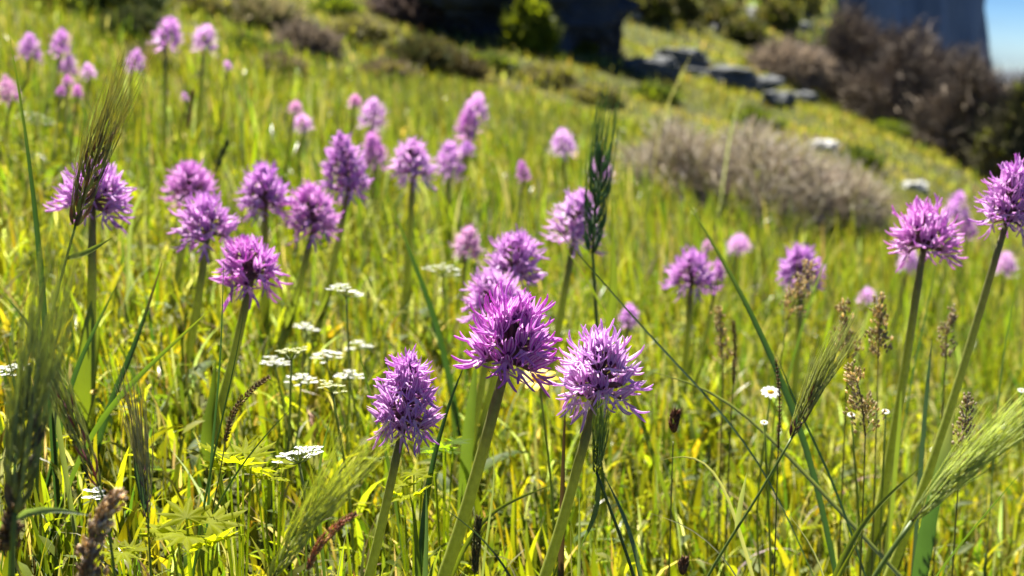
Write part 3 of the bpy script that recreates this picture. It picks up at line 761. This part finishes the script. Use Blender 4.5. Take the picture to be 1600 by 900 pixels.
blade_specs = [
 ([(12, 40), (28, 110), (45, 230), (62, 370), (70, 470)], .95, 11, 'long dark blade with a bright tip beside the rosy orchid column', DKG, (.16, .2, .02)),
 ([(604, 296), (636, 380), (664, 450), (690, 525)], 1.35, 10, 'dark slanting blade below the flat-bottomed pale orchid', DKG, (.14, .17, .03)),
 ([(1068, 306), (1110, 370), (1160, 455), (1212, 575), (1262, 690)], 1.05, 12, 'straight dark blade running down beside the purple-centred orchid', DKG, (.15, .18, .03)),
 ([(862, 350), (930, 425), (1000, 515), (1090, 605), (1185, 700)], 1.0, 9, 'long slanting blade from the whitish orchid down across open grass', BLG, (.16, .2, .03)),
 ([(1456, 530), (1448, 590), (1440, 680), (1436, 720)], 1.1, 17, 'dark upright sheath between the two tall right stems', (.03, .055, .04), None),
 ([(1000, 577), (1060, 573), (1105, 576)], 1.0, 9, 'pale horizontal grass blade next to the pale round orchid', (.24, .26, .12), None),
 ([(335, 478), (262, 545), (190, 610), (130, 690)], .92, 9, 'thin slanting blade with a light tip under the lilac cluster', MDG, (.2, .22, .02)),
 ([(255, 405), (232, 480), (205, 560), (170, 630)], 1.05, 10, 'dark blade slanting below the lilac orchid cluster', DKG, (.22, .14, .05)),
 ([(185, 440), (150, 510), (112, 590)], 1.0, 8, 'short dark blade near the stem of the large lilac orchid', DKG, (.12, .16, .02)),
 ([(385, 462), (372, 560), (345, 660), (322, 770), (300, 900)], .80, 5, 'very thin dark green stalk passing the deep magenta orchid stem', DKG, None),
 ([(350, 400), (344, 560), (330, 720), (322, 860)], .82, 4, 'hair-thin vertical stalk near the thistle leaves', DKG, None),
 ([(472, 622), (430, 660), (380, 720), (330, 800)], .82, 5, 'thin slanting stalk above the yellow thistle leaves', MDG, None),
 ([(730, 560), (700, 640), (670, 760), (655, 900)], .95, 10, 'dark blade between the egg-shaped orchid and the stout stem', DKG, None),
 ([(640, 770), (655, 790), (650, 850), (655, 900)], .83, 14, 'broad folded leaf with a lighter tip beside the stout orchid stem', (.10, .15, .02), (.2, .24, .02)),
 ([(666, 758), (668, 830), (664, 900)], .88, 9, 'dull green upright sheath beside the broad folded leaf', BLG, None),
 ([(682, 787), (720, 800), (760, 840), (800, 890)], .80, 5, 'arched dark wiry blade in front of the stout orchid stem', (.05, .07, .04), None),
 ([(870, 755), (820, 775), (770, 790), (735, 830)], .92, 8, 'light green blade bridging the two orchid stems', YEL, None),
 ([(884, 620), (882, 680), (880, 745)], .95, 10, 'dark brown dead stalk behind the stem of the pale round orchid', (.06, .035, .03), None),
 ([(905, 760), (907, 830), (905, 890)], .86, 7, 'pale upright blade near the foot of the pale round orchid', (.24, .28, .14), None),
 ([(945, 745), (975, 800), (990, 850), (1000, 900)], .86, 18, 'broad grey-green leaf folded under the small green ear', (.08, .13, .06), None),
 ([(140, 805), (100, 787), (60, 780), (25, 785)], .66, 22, 'broad pale leaf with a bluish bent tip at the foot of the blurred ear', (.15, .2, .05), (.20, .26, .18)),
 ([(1602, 730), (1550, 790), (1500, 850), (1450, 900)], .78, 8, 'stiff blade slanting below the pale right ear', MDG, None),
 ([(1440, 730), (1380, 770), (1330, 830), (1300, 900)], .80, 13, 'bright broad blade slanting in the short grass', YEL, None),
 ([(1350, 830), (1330, 865), (1305, 900)], .78, 13, 'bright yellow leaf tip near the slanting purple ear stem', (.22, .24, .01), None),
 ([(1310, 340), (1290, 400), (1262, 480), (1235, 560)], 1.4, 8, 'slanting green blade passing behind the violet orchid', MDG, (.16, .14, .03)),
 ([(955, 300), (960, 350), (958, 430), (950, 500)], 1.35, 9, 'yellow-green blade close to the tall green spike', (.17, .21, .02), None),
 ([(880, 385), (900, 400), (930, 440)], 1.2, 7, 'short light blade in front of the whitish orchid', (.15, .19, .02), None),
 ([(0, 455), (40, 480), (60, 520), (80, 600)], .9, 9, 'arching pale blade left of the blurred ear', (.18, .21, .08), None),
 ([(0, 520), (25, 560), (30, 660), (20, 740)], .75, 6, 'thin dark stalk behind the blurred ear', DKG, None),
 ([(1590, 440), (1570, 520), (1560, 600), (1555, 660)], 1.2, 7, 'dark thin stalk behind the tallest orchid', DKG, None),
 ([(1462, 410), (1450, 480), (1428, 560)], 1.35, 7, 'thin green blade behind the fan-headed orchid stem', DKG, None),
 ([(1030, 720), (1060, 690), (1100, 690), (1130, 740)], .95, 6, 'arched dry blade over the short grass', (.36, .34, .2), None),
 ([(1220, 790), (1250, 815), (1280, 860), (1290, 890)], .85, 6, 'curled bleached blade below the purple ear', (.42, .40, .26), None),
 ([(1010, 800), (1050, 795), (1090, 815), (1130, 850)], .82, 5, 'bleached thin blade curving through the short grass', (.40, .38, .24), None),
 ([(232, 290), (215, 300), (205, 330), (200, 380)], 1.5, 8, 'pale arching blade behind the large lilac orchid head', (.26, .3, .14), None),
 ([(1080, 85), (1062, 120), (1040, 165), (1030, 200)], 3.0, 3, 'bleached feathery stalk standing above the dry grey shrub', (.45, .40, .26), None),
 ([(1165, 140), (1150, 165), (1142, 195)], 3.1, 3, 'short bleached stalk above the dry grey shrub', (.42, .44, .34), None),
 ([(520, 640), (500, 700), (492, 770), (500, 830)], .88, 7, 'green blade between the silky ear and white umbels', MDG, None),
 ([(770, 690), (778, 740), (765, 800), (752, 900)], .9, 5, 'pale wiry stalk curling between the two orchid stems', (.22, .25, .12), None),
 ([(560, 545), (575, 610), (600, 690), (612, 740)], 1.0, 6, 'thin green stalk just left of the egg-shaped orchid', MDG, None),
]
blade_specs += [
 ([(1492, 640), (1478, 700), (1458, 765), (1445, 815)], 1.04, 34, 'broad dark green leaf clasping the foot of the tallest orchid', (.05, .10, .03), (.2, .2, .1)),
 ([(1408, 610), (1404, 660), (1396, 715)], 1.14, 26, 'broad yellow-green leaf clasping the foot of the fan-headed orchid', (.16, .2, .03), None),
 ([(143, 470), (136, 540), (126, 620)], 1.14, 30, 'broad yellow-green leaf clasping the stem of the large lilac orchid', (.15, .19, .02), None),
 ([(338, 560), (335, 620), (326, 690)], 1.12, 24, 'broad green leaf clasping the stem of the deep magenta orchid', (.13, .18, .03), None),
 ([(745, 560), (738, 620), (728, 700)], 1.15, 20, 'broad soft green leaf between the egg-shaped and magenta orchids', (.12, .17, .03), None),
 ([(1210, 545), (1228, 600), (1250, 660), (1290, 715)], 1.0, 9, 'dark green blade bending down past the purple ear', DKG, None),
]
for a in blade_specs: grass_blade(a[0], a[1], a[2], a[3], a[4], a[5])

TAN = ((.44, .37, .22), (.54, .46, .30), (.38, .32, .16)); BRN = ((.20, .14, .07), (.27, .19, .09), (.15, .10, .055)); RED = ((.32, .15, .11), (.36, .22, .12))
seed_spike([(352, 690), (345, 740), (330, 800)], [(352, 690), (365, 645), (392, 610), (422, 588)], .84, 'curved brown seed spike near the white umbels', 15, BRN, 150)
seed_spike([(140, 905), (135, 960)], [(140, 905), (142, 850), (165, 800), (190, 770)], .64, 'blurred brown seedhead with pale flecks at the meadow front', 40, ((.42, .32, .20), (.28, .19, .11), (.62, .54, .46)), 200, .0009)
seed_spike([(12, 900), (12, 950)], [(12, 860), (14, 820), (25, 785)], .62, 'small blurred brown seedhead under the thick awned ear', 30, BRN, 130, .0009)
seed_spike([(480, 890), (470, 940)], [(480, 890), (500, 850), (530, 820), (556, 803)], .72, 'reddish brown seed spike beside the silky green ear', 20, RED, 130)
seed_spike([(742, 895), (742, 940)], [(742, 895), (744, 860), (748, 808)], .82, 'green-brown upright seed spike in front of the stout stem', 20, ((.12, .12, .04), (.18, .15, .06)), 130)
seed_spike([(1230, 500), (1220, 560), (1210, 640)], [(1230, 500), (1250, 450), (1270, 412)], 1.25, 'tan feathery panicle in front of the violet orchid', 60, TAN, 90, .0009)
seed_spike([(1325, 560), (1322, 620)], [(1325, 560), (1322, 515), (1318, 470)], 1.15, 'tan panicle next to the small faded orchid', 50, TAN, 80, .0009)
seed_spike([(1372, 560), (1370, 640)], [(1372, 560), (1375, 510), (1372, 462)], 1.1, 'tan panicle left of the fan-headed orchid stem', 50, TAN, 80, .0009)
seed_spike([(1352, 680), (1350, 740)], [(1352, 680), (1345, 620), (1330, 570)], .98, 'open tan panicle over the awns of the purple ear', 70, TAN, 90, .0008)
seed_spike([(1502, 700), (1497, 760)], [(1502, 700), (1508, 660), (1512, 615)], 1.0, 'beige panicle at the foot of the tallest orchid', 36, ((.42, .38, .28), (.34, .26, .18)), 64, .0008)
seed_spike([(1478, 560), (1474, 620)], [(1478, 560), (1480, 520), (1490, 480)], 1.2, 'beige panicle between the two right orchid stems', 36, ((.42, .38, .28), (.34, .26, .18)), 60, .0008)
seed_spike([(1130, 570), (1128, 630)], [(1130, 570), (1126, 525), (1122, 480)], 1.25, 'tan panicle below the small magenta orchid', 34, TAN, 70, .0008)
seed_spike([(1146, 600), (1142, 660)], [(1146, 600), (1148, 545), (1146, 500)], 1.15, 'narrow brown spike crossing the straight dark blade', 12, BRN, 90)
seed_spike([(1216, 700), (1214, 760)], [(1216, 700), (1218, 620), (1212, 560)], .95, 'thin brown spike beside the purple ear', 11, BRN, 90)
seed_spike([(292, 210), (286, 240)], [(292, 200), (297, 170), (302, 140)], 1.9, 'thin brown spike under the plump upper orchid pair', 12, BRN, 60)
seed_spike([(1052, 690), (1050, 740)], [(1052, 676), (1053, 660), (1056, 645)], .98, 'stubby dark brown seedhead right of the pale round orchid', 26, ((.14, .07, .04), (.20, .10, .06)), 40)
seed_spike([(1066, 900), (1066, 940)], [(1066, 898), (1067, 888), (1069, 876)], .80, 'stubby dark brown seedhead low by the slanting purple stem', 24, ((.12, .07, .04), (.18, .1, .06)), 40)
seed_spike([(340, 262), (336, 290)], [(340, 262), (346, 245), (355, 222)], 1.7, 'dark green ear behind the broad pink orchid head', 14, ((.05, .08, .03), (.07, .1, .04)), 60)

# ------------------------------------------------------------------ white umbels, daisies, lobed leaves
def umbel(px, py, d, wpx, label, cream=False, n=12, dz=.12):
    n += 7; dz += .25
    c = at(px, py, d); W_ = wpx*d/FPX; tx, ty = random.uniform(-.3, .3), random.uniform(-.5, .15)
    b = np.array([c[0]+random.uniform(-.02, .02), c[1]+.01, 0]); b[2] = gz(b[0], b[1])-.003
    t = thing('white_umbel', b, label, 'wildflower', 'white umbels in the grass')
    hub = c-np.array([0, 0, W_*.32]); mb = MB(); sc_ = (.20, .25, .08)
    tube(mb, spline([b, (b+hub)/2+np.array([.004, 0, 0]), hub], 8), .0009, sc_, 6)
    ps = []
    for i in range(n):
        r = W_*.5*math.sqrt((i+.4)/n); a = i*2.4
        q = c+np.array([r*math.cos(a), r*math.sin(a), -dz*r*r/W_*2+random.uniform(-.002, .002)+tx*r*math.cos(a)+ty*r*math.sin(a)]); ps.append((q, a, r))
        tube(mb, spline([hub, hub*.45+q*.55+np.array([0, 0, -.001]), q], 4), .0003, sc_, 4, False)
    mb.build('stem', M_STEM, t, b)
    for q, a, r in ps:
        fm = MB(); wc = (.80, .80, .76) if not cream else (.62, .62, .36); k0 = 5
        for k in range(k0):
            g = a+k*2*math.pi/k0; o = abs(((g-a+math.pi) % (2*math.pi))-math.pi) < .8
            ln = (.0044 if o and r > W_*.25 else .0025)*(.7 if cream else 1)*random.uniform(.9, 1.15)
            dd = np.array([math.cos(g), math.sin(g), .15]); ribbon(fm, np.array([q, q+dd*ln*.5+np.array([0, 0, .0003]), q+dd*ln]), np.array([.3, 1, .75])*ln*.75, (0, 0, 1), wc, -.15)
        blob(fm, q+np.array([0, 0, .0005]), .0008, (.55, .6, .25), (0, 0, 1), 1)
        fm.build('floret', M_WHITE, t, b)
for a in [
 (467, 703, .85, 66, 'crisp flat white umbel above the yellow thistle leaves', False, 12, .1),
 (541, 448, 1.2, 50, 'flat white umbel left of the pale pink orchid head', False, 12),
 (692, 415, 1.5, 56, 'white umbel next to the small dull rose orchid', False, 12),
 (455, 548, 1.05, 48, 'cream hairy umbel, highest of the pale flower patch', True, 10, -.2),
 (470, 585, 1.15, 46, 'white umbel in the middle of the pale flower patch', False, 10, .3),
 (510, 548, 1.25, 44, 'white umbel at the back of the pale flower patch', False, 10, .3),
 (519, 602, 1.0, 40, 'cream budding umbel near the egg-shaped orchid', True, 9, -.2),
 (545, 580, 1.2, 40, 'small white umbel closest behind the egg-shaped orchid', False, 8, .3),
 (478, 506, 1.35, 34, 'small whitish umbel above the pale flower patch', False, 8, .3),
 (560, 534, 1.4, 40, 'thin white umbel between the flower patch and the orchid trio', False, 8, .3),
 (430, 560, 1.2, 40, 'white umbel left side of the pale flower patch', False, 9, .3),
 (20, 572, .98, 44, 'white umbel behind the thick blurred awned ear', False, 9, .2),
 (55, 176, 2.0, 60, 'white umbel below the rosy orchid column', False, 12, .2),
 (150, 770, .85, 22, 'tiny white flower cluster beside the slim purple-edged ear', False, 6, .3),
]: umbel(*a)

def daisy(px, py, d, wpx, label, petal=(.75, .52, .02), disc=(.80, .55, .03), n=11):
    c = at(px, py, d); r = wpx*d/FPX*.42; b = np.array([c[0]+.01, c[1]+.01, 0]); b[2] = gz(b[0], b[1])-.003
    t = thing('daisy', b, label, 'wildflower', 'small daisies in the grass')
    mb = MB(); tube(mb, spline([b, (b+c)/2+np.array([random.uniform(-.015, .015), 0, 0]), c], 8), .0008, (.20, .25, .06), 6); mb.build('stem', M_STEM, t, b)
    nrm = unit([random.uniform(-.3, .3), -.45, .9]); ux = np.array([1., 0, 0]); uy = np.cross(nrm, ux)
    for k in range(n):
        g = k*6.283/n; dd = ux*math.cos(g)+uy*math.sin(g); pm = MB()
        ribbon(pm, np.array([c+dd*r*.15, c+dd*r*.5+nrm*r*.08, c+dd*r*.85+nrm*r*.05, c+dd*r]), np.array([.4, 1, 1, .4])*r*.34, nrm, petal, .1)
        pm.build('petal', M_WHITE, t, b)
    dm = MB(); blob(dm, c+nrm*r*.08, r*.42, disc, nrm, .6); dm.build('disc', M_WHITE, t, b)
for a in [
 (842, 592, 1.0, 74, 'bright yellow daisy tucked between the magenta and pale round orchids'),
 (1204, 613, 1.1, 36, 'white and yellow daisy near the straight dark blade', (.8, .8, .76)),
 (148, 612, 1.1, 18, 'small yellow daisy at the stem of the large lilac orchid'),
 (197, 620, 1.1, 18, 'small orange-yellow daisy under the dark slanting blade', (.75, .38, .02)),
 (1384, 643, 1.05, 15, 'tiny white daisy at the foot of the fan-headed orchid', (.8, .8, .76)),
 (1330, 648, 1.05, 15, 'tiny white daisy behind the open tan panicle', (.8, .8, .76)),
 (1194, 660, 1.0, 15, 'tiny white daisy left of the dark purple ear', (.8, .8, .76)),
 (1596, 610, 1.1, 15, 'tiny white daisy behind the tallest orchid stem', (.8, .8, .76)),
]: daisy(*a)

def lobed_plant(px, py, d, wpx, label, n=6, col=(.30, .33, .012)):
    c = at(px, py, d); r = wpx*d/FPX*.5; b = np.array([c[0], c[1]+.01, 0]); b[2] = gz(b[0], b[1])-.002
    t = thing('thistle_rosette', b, label, 'thistle', 'lobed yellow-green rosettes')
    for k in range(n):
        g = k*2*math.pi/n+random.uniform(-.3, .3); lm = MB(); o = c+np.array([math.cos(g)*r*.45, math.sin(g)*r*.45, random.uniform(-.006, .006)])
        tube(lm, spline([b, (b+o)/2+np.array([0, 0, .004]), o], 5), .0007, (.32, .37, .08), 5)
        ax = unit([math.cos(g), math.sin(g), random.uniform(-.1, .75)]); sd = unit(np.cross([0, 0, 1], ax)+np.array([0, 0, random.uniform(-.3, .3)])); up = np.cross(ax, sd)
        R = r*random.uniform(.6, .9); m = 29; inner = []; outer = []; cup = random.uniform(-.25, .1)
        for i in range(m):
            th = -2.45+4.9*i/(m-1); ph = (i/(m-1)*7) % 1; lobe = abs(ph-.5)*2
            rad = R*(.40+.60*lobe**1.3)*(1-.30*(abs(th)/2.45)**2)*random.uniform(.93, 1.06)
            dv = ax*math.cos(th)+sd*math.sin(th)
            inner.append(o+dv*rad*.5+up*R*(.06*lobe-.02)); outer.append(o+dv*rad+up*(R*cup*(rad/R)**2+R*.10*(lobe-.5)+random.uniform(-.03, .03)*R))
        pts = [o]+inner+outer
        fc = [(0, 1+i, 2+i) for i in range(m-1)]+[(1+i, 1+m+i, 2+m+i, 2+i) for i in range(m-1)]
        lm.add(pts, fc, np.array(col)*random.uniform(.85, 1.15)); lm.build('leaf', M_LOBED, t, b, smooth=True)
for a in [(365, 710, .86, 120, 'bright yellow-green lobed leaves right behind the thin slanting stalks'), (300, 828, .78, 150, 'spiny yellow-green rosette at the front of the meadow', 7), (420, 735, .92, 100, 'yellow-green lobed leaves under the crisp white umbel'), (640, 760, .95, 90, 'bright lobed leaves behind the stem of the egg-shaped orchid'), (190, 850, .80, 90, 'small spiny rosette near the blurred brown seedhead', 5), (690, 700, 1.0, 80, 'soft lobed leaves behind the stout orchid stem', 5, (.12, .19, .02))]: lobed_plant(*a)

# ------------------------------------------------------------------ shrubs and rocks of the slope
def twig_mass(mb, c, rad, n, ln, w, cols, root=None, fill=.55):
    """n short twigs through an ellipsoid dome, pointing away from the root"""
    u = rng.normal(size=(n, 3)); u[:, 2] = np.abs(u[:, 2]); u /= np.linalg.norm(u, axis=1)[:, None]
    rr_ = (fill+(1-fill)*rng.random(n)**.6)
    lump = 1+.16*np.sin(u[:, 0]*7+1)*np.sin(u[:, 1]*6)+.12*np.sin(u[:, 2]*9+u[:, 0]*5)
    P = np.asarray(c)+u*np.asarray(rad)*(rr_*lump)[:, None]
    D = u*np.asarray(rad)/max(rad)+rng.normal(0, .55, (n, 3)); D[:, 2] += .25; D /= np.linalg.norm(D, axis=1)[:, None]
    l = ln*(.5+rng.random(n)); sd = np.cross(D, rng.normal(size=(n, 3))); sd /= np.linalg.norm(sd, axis=1)[:, None]; sd *= (w*(.6+.8*rng.random(n)))[:, None]*.5
    kink = rng.normal(0, .18, (n, 3))*l[:, None]; A = P; B = P+D*l[:, None]*.55+kink; E_ = P+D*l[:, None]
    v = np.stack([A-sd, A+sd, B-sd*.8, B+sd*.8, E_], 1).reshape(-1, 3)
    i = np.arange(n)*5; f = [q for k in i for q in ((k, k+1, k+3, k+2), (k+2, k+3, k+4))]
    cc = np.array(cols)[rng.integers(0, len(cols), n)]*(.65+.7*rng.random((n, 1)))
    mb.add(v, f, np.repeat(cc, 5, 0))

def shrub(px, py, rpx, label, cols, n=2200, ln=.05, w=.003, depth=None, group=None, leafs=None, flat=1.0, name='shrub', sink=.15, stemcol=(.07, .05, .04), mat=None, fill=.55):
    """rpx = (half width, height) in photo pixels; px,py = foot"""
    p = on_ray(px, py) if depth is None else at(px, py, depth)
    dd = p[1]; rx = rpx[0]*dd/FPX; rz = rpx[1]*dd/FPX
    b = np.array([p[0], p[1]+rx*.3, 0]); b[2] = gz(b[0], b[1])
    t = thing(name, b, label, 'shrub', group)
    sm = MB()
    for k in range(14):
        a = random.random()*6.28; e = random.uniform(.4, 1.4); tip = b+np.array([math.cos(a)*math.cos(e)*rx, math.sin(a)*math.cos(e)*rx*flat, math.sin(e)*rz])*.85
        tube(sm, spline([b-np.array([0, 0, .02]), (b+tip)/2+np.array([random.uniform(-.1, .1)*rx, 0, rz*.1]), tip], 6), np.linspace(.02, .005, 6)*max(.2, rx), stemcol, 5)
    sm.build('branches', M_TWIG, t, b)
    mb = MB(); twig_mass(mb, b-np.array([0, 0, rz*sink]), (rx, rx*flat, rz*(1+sink)), n, ln, w, cols, fill=fill)
    o = mb.build('twigs', mat or M_DRY, t, b); o['kind'] = 'stuff'
    if leafs:
        mb = MB(); twig_mass(mb, b-np.array([0, 0, rz*sink]), (rx*1.02, rx*flat*1.02, rz*(1.02+sink)), leafs[0], leafs[1], leafs[2], leafs[3], fill=.75)
        o = mb.build('leaves', M_LEAF, t, b); o['kind'] = 'stuff'
    return t
GREY = [(.42, .37, .31), (.32, .27, .22), (.60, .55, .48), (.18, .13, .10), (.24, .22, .10)]
BRW = [(.15, .12, .095), (.21, .17, .13), (.30, .245, .18), (.10, .08, .065)]
OLV = [(.07, .085, .02), (.11, .12, .03), (.16, .14, .06)]
shrub(1060, 310, (90, 95), 'dry grey thorny cushion shrub with bleached stalks behind it', GREY, 3600, .05, .003)
shrub(1190, 345, (125, 120), 'widest dry grey-brown thorny cushion shrub on the slope', GREY, 4600, .05, .003)
shrub(1310, 355, (80, 80), 'dry pale grey thorny cushion at the end of the row, below a white rock', GREY, 2600, .05, .003)
shrub(475, 92, (44, 34), 'small grey-brown cushion shrub above the faint orchids', [(.22, .18, .14), (.15, .12, .09)], 1600, .05, .006)
shrub(655, 112, (46, 32), 'dark olive tussock above the magenta cone orchid', [(.05, .06, .02), (.09, .08, .03)], 1500, .06, .007)
shrub(708, 128, (40, 26), 'brownish tussock beside the dark olive one', [(.09, .07, .03), (.07, .06, .02)], 1300, .06, .007)
shrub(640, 40, (60, 45), 'purplish brown dry shrub left of the dark boulder', [(.10, .075, .07), (.15, .11, .10)], 2200, .08, .010)
shrub(205, 62, (40, 26), 'dark green tuft behind the upper orchid pair', [(.04, .06, .02), (.07, .08, .03)], 1300, .05, .006)
shrub(385, 40, (70, 32), 'straw coloured tussock on the upper slope', [(.26, .22, .12), (.16, .16, .06)], 1800, .06, .008)
shrub(170, 20, (60, 30), 'green bushy patch above the upper orchid group', [(.05, .08, .02), (.08, .11, .03)], 1800, .07, .009, leafs=(900, .03, .02, OLV))
shrub(826, 80, (38, 70), 'bright yellow-green bush in front of the dark boulder', [(.12, .15, .02)], 900, .06, .008, leafs=(2400, .03, .022, [(.17, .20, .015), (.13, .17, .02)]))
shrub(885, 86, (42, 66), 'duller green bush at the right foot of the dark boulder', [(.09, .11, .03)], 900, .06, .008, leafs=(2000, .03, .022, [(.09, .12, .02), (.12, .14, .03)]))
shrub(1230, 128, (60, 45), 'tan dry shrub leaning against the dark thorny bush', [(.30, .24, .19), (.22, .18, .14)], 2200, .09, .012)
shrub(1040, 30, (50, 45), 'olive shrub at the top of the rocky ledge', OLV, 1600, .09, .014, leafs=(1500, .05, .03, OLV))
# the dark thorny bush beyond the crest
def big_bush(px, top, d, wpx, label, cols, n, leafs=None):
    p = at(px, top, d); b = np.array([p[0], p[1], 0]); b[2] = gz(p[0], p[1]); hpx = (p[2]-b[2])/d*FPX
    q = CAMZ-b[2]
    t = shrub(px, 0, (wpx, hpx), label, cols, int(n*1.4), .15, .008, depth=d, leafs=leafs, sink=.02, mat=M_TWIG, name='thorn_bush', flat=.8, fill=.35)
    return t
big_bush(1345, 48, 10.2, 95, 'dark brown leafless thorn bush, left part of the big thicket', BRW, 9000)
big_bush(1450, 85, 9.2, 110, 'dark brown leafless thorn bush, middle of the big thicket', BRW, 11000)
big_bush(1545, 130, 8.2, 90, 'dark brown thorn bush at the low end of the big thicket', BRW, 9000)
big_bush(1625, 178, 7.6, 70, 'olive-brown bush at the outer end of the thicket', [(.10, .09, .05), (.14, .13, .06)], 6000, (1800, .05, .03, OLV))

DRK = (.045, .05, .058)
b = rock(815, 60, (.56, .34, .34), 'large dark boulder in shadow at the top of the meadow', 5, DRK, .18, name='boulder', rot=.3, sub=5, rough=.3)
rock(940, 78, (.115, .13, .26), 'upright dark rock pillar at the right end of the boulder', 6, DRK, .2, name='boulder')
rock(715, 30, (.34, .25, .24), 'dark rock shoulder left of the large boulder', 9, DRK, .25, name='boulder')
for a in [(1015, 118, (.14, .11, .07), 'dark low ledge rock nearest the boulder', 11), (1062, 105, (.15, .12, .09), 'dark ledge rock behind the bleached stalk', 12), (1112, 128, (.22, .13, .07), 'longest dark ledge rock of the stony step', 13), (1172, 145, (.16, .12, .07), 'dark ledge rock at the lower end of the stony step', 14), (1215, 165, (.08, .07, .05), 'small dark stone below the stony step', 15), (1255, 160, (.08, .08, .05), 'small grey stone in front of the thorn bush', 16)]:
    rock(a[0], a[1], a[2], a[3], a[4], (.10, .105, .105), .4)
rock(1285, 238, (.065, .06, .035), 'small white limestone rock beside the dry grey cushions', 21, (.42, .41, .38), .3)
rock(1430, 300, (.05, .05, .03), 'small pale stone on the grassy crest', 22, (.32, .32, .29), .38)
def far_rocks(n, x0, x1, y0, y1, label, group, cols, seed):
    for k in range(n):
        px = random.uniform(x0, x1); py = random.uniform(y0, y1); p = on_ray(px, py); s_ = random.uniform(5, 13)*p[1]/FPX
        rock(px, py, (s_*1.4, s_, s_*.75), label, seed+k, random.choice(cols), .38, group=group, sub=3, rot=random.random()*6)
far_rocks(30, 990, 1280, -4, 52, 'pale grey limestone rubble stone scattered on the far hillside above the stony step', 'limestone rubble of the far hillside', [(.24, .24, .24), (.16, .165, .17), (.32, .32, .31)], 40)
for px, py, w_, h_, lb in [(1010, 25, 30, 30, 'dark olive shrub on the far hillside just past the boulder edge'), (1085, 20, 34, 30, 'dark olive shrub among limestone rubble above the ledge rocks'), (1130, 45, 26, 24, 'small olive shrub directly above the longest ledge rock'), (1180, 15, 34, 34, 'olive shrub on the skyline of rubble before the crag'), (1215, 50, 30, 34, 'olive shrub touching the tan dry shrub'), (1250, 25, 34, 40, 'tall olive shrub between the crag and the thorn thicket'), (1160, 70, 24, 18, 'lowest olive shrub above the stony step')]:
    shrub(px, py, (w_, h_), lb, OLV, 700, .12, .02, group='olive shrubs of the far hillside', leafs=(500, .07, .04, OLV))
TUS = [[(.14, .11, .07), (.20, .16, .10)], [(.18, .17, .07), (.24, .21, .11)], [(.07, .11, .02), (.11, .14, .03)]]
TUL = [[(.12, .11, .05)], [(.16, .16, .05)], [(.12, .17, .015), (.16, .19, .02)]]
for px, py, w_, h_, c_, lb in [
 (430, 120, 40, 22, 0, 'low brown heathy tussock above the two faint orchids'), (560, 60, 50, 24, 1, 'straw-olive tussock between grey cushion shrub and dark boulder'),
 (600, 130, 44, 20, 0, 'low brown tussock above the pale cone orchid'), (520, 30, 40, 24, 2, 'leafy green clump behind the small grey-brown cushion shrub'),
 (300, 20, 50, 24, 1, 'straw-olive tussock behind the plump upper orchid pair'), (80, 25, 50, 24, 2, 'leafy green clump behind the highest orchid of the upper group'),
 (760, 110, 40, 18, 2, 'leafy green clump below the large dark boulder'), (850, 130, 50, 20, 1, 'straw-olive tussock below the yellow-green bush'),
 (380, 90, 30, 18, 2, 'small green clump beside the grey-brown cushion shrub'), (230, 110, 34, 18, 1, 'straw tussock behind the orchid dome and awn tips'),
 (930, 170, 44, 24, 1, 'straw-olive tussock above the tip of the tall green spike'), (1020, 165, 40, 22, 2, 'green clump at the foot of the bleached feathery stalk'),
 (1180, 205, 40, 24, 2, 'green clump just above the widest grey cushion'), (1390, 215, 40, 20, 2, 'green clump on the crest below the thorn thicket'), (1340, 265, 36, 26, 2, 'green clump beside the small white limestone rock')]:
    shrub(px, py, (w_, h_), lb, TUS[c_], 900, .04, .005, group='tussocks and clumps of the slope', leafs=(500, .02, .014, TUL[c_]))
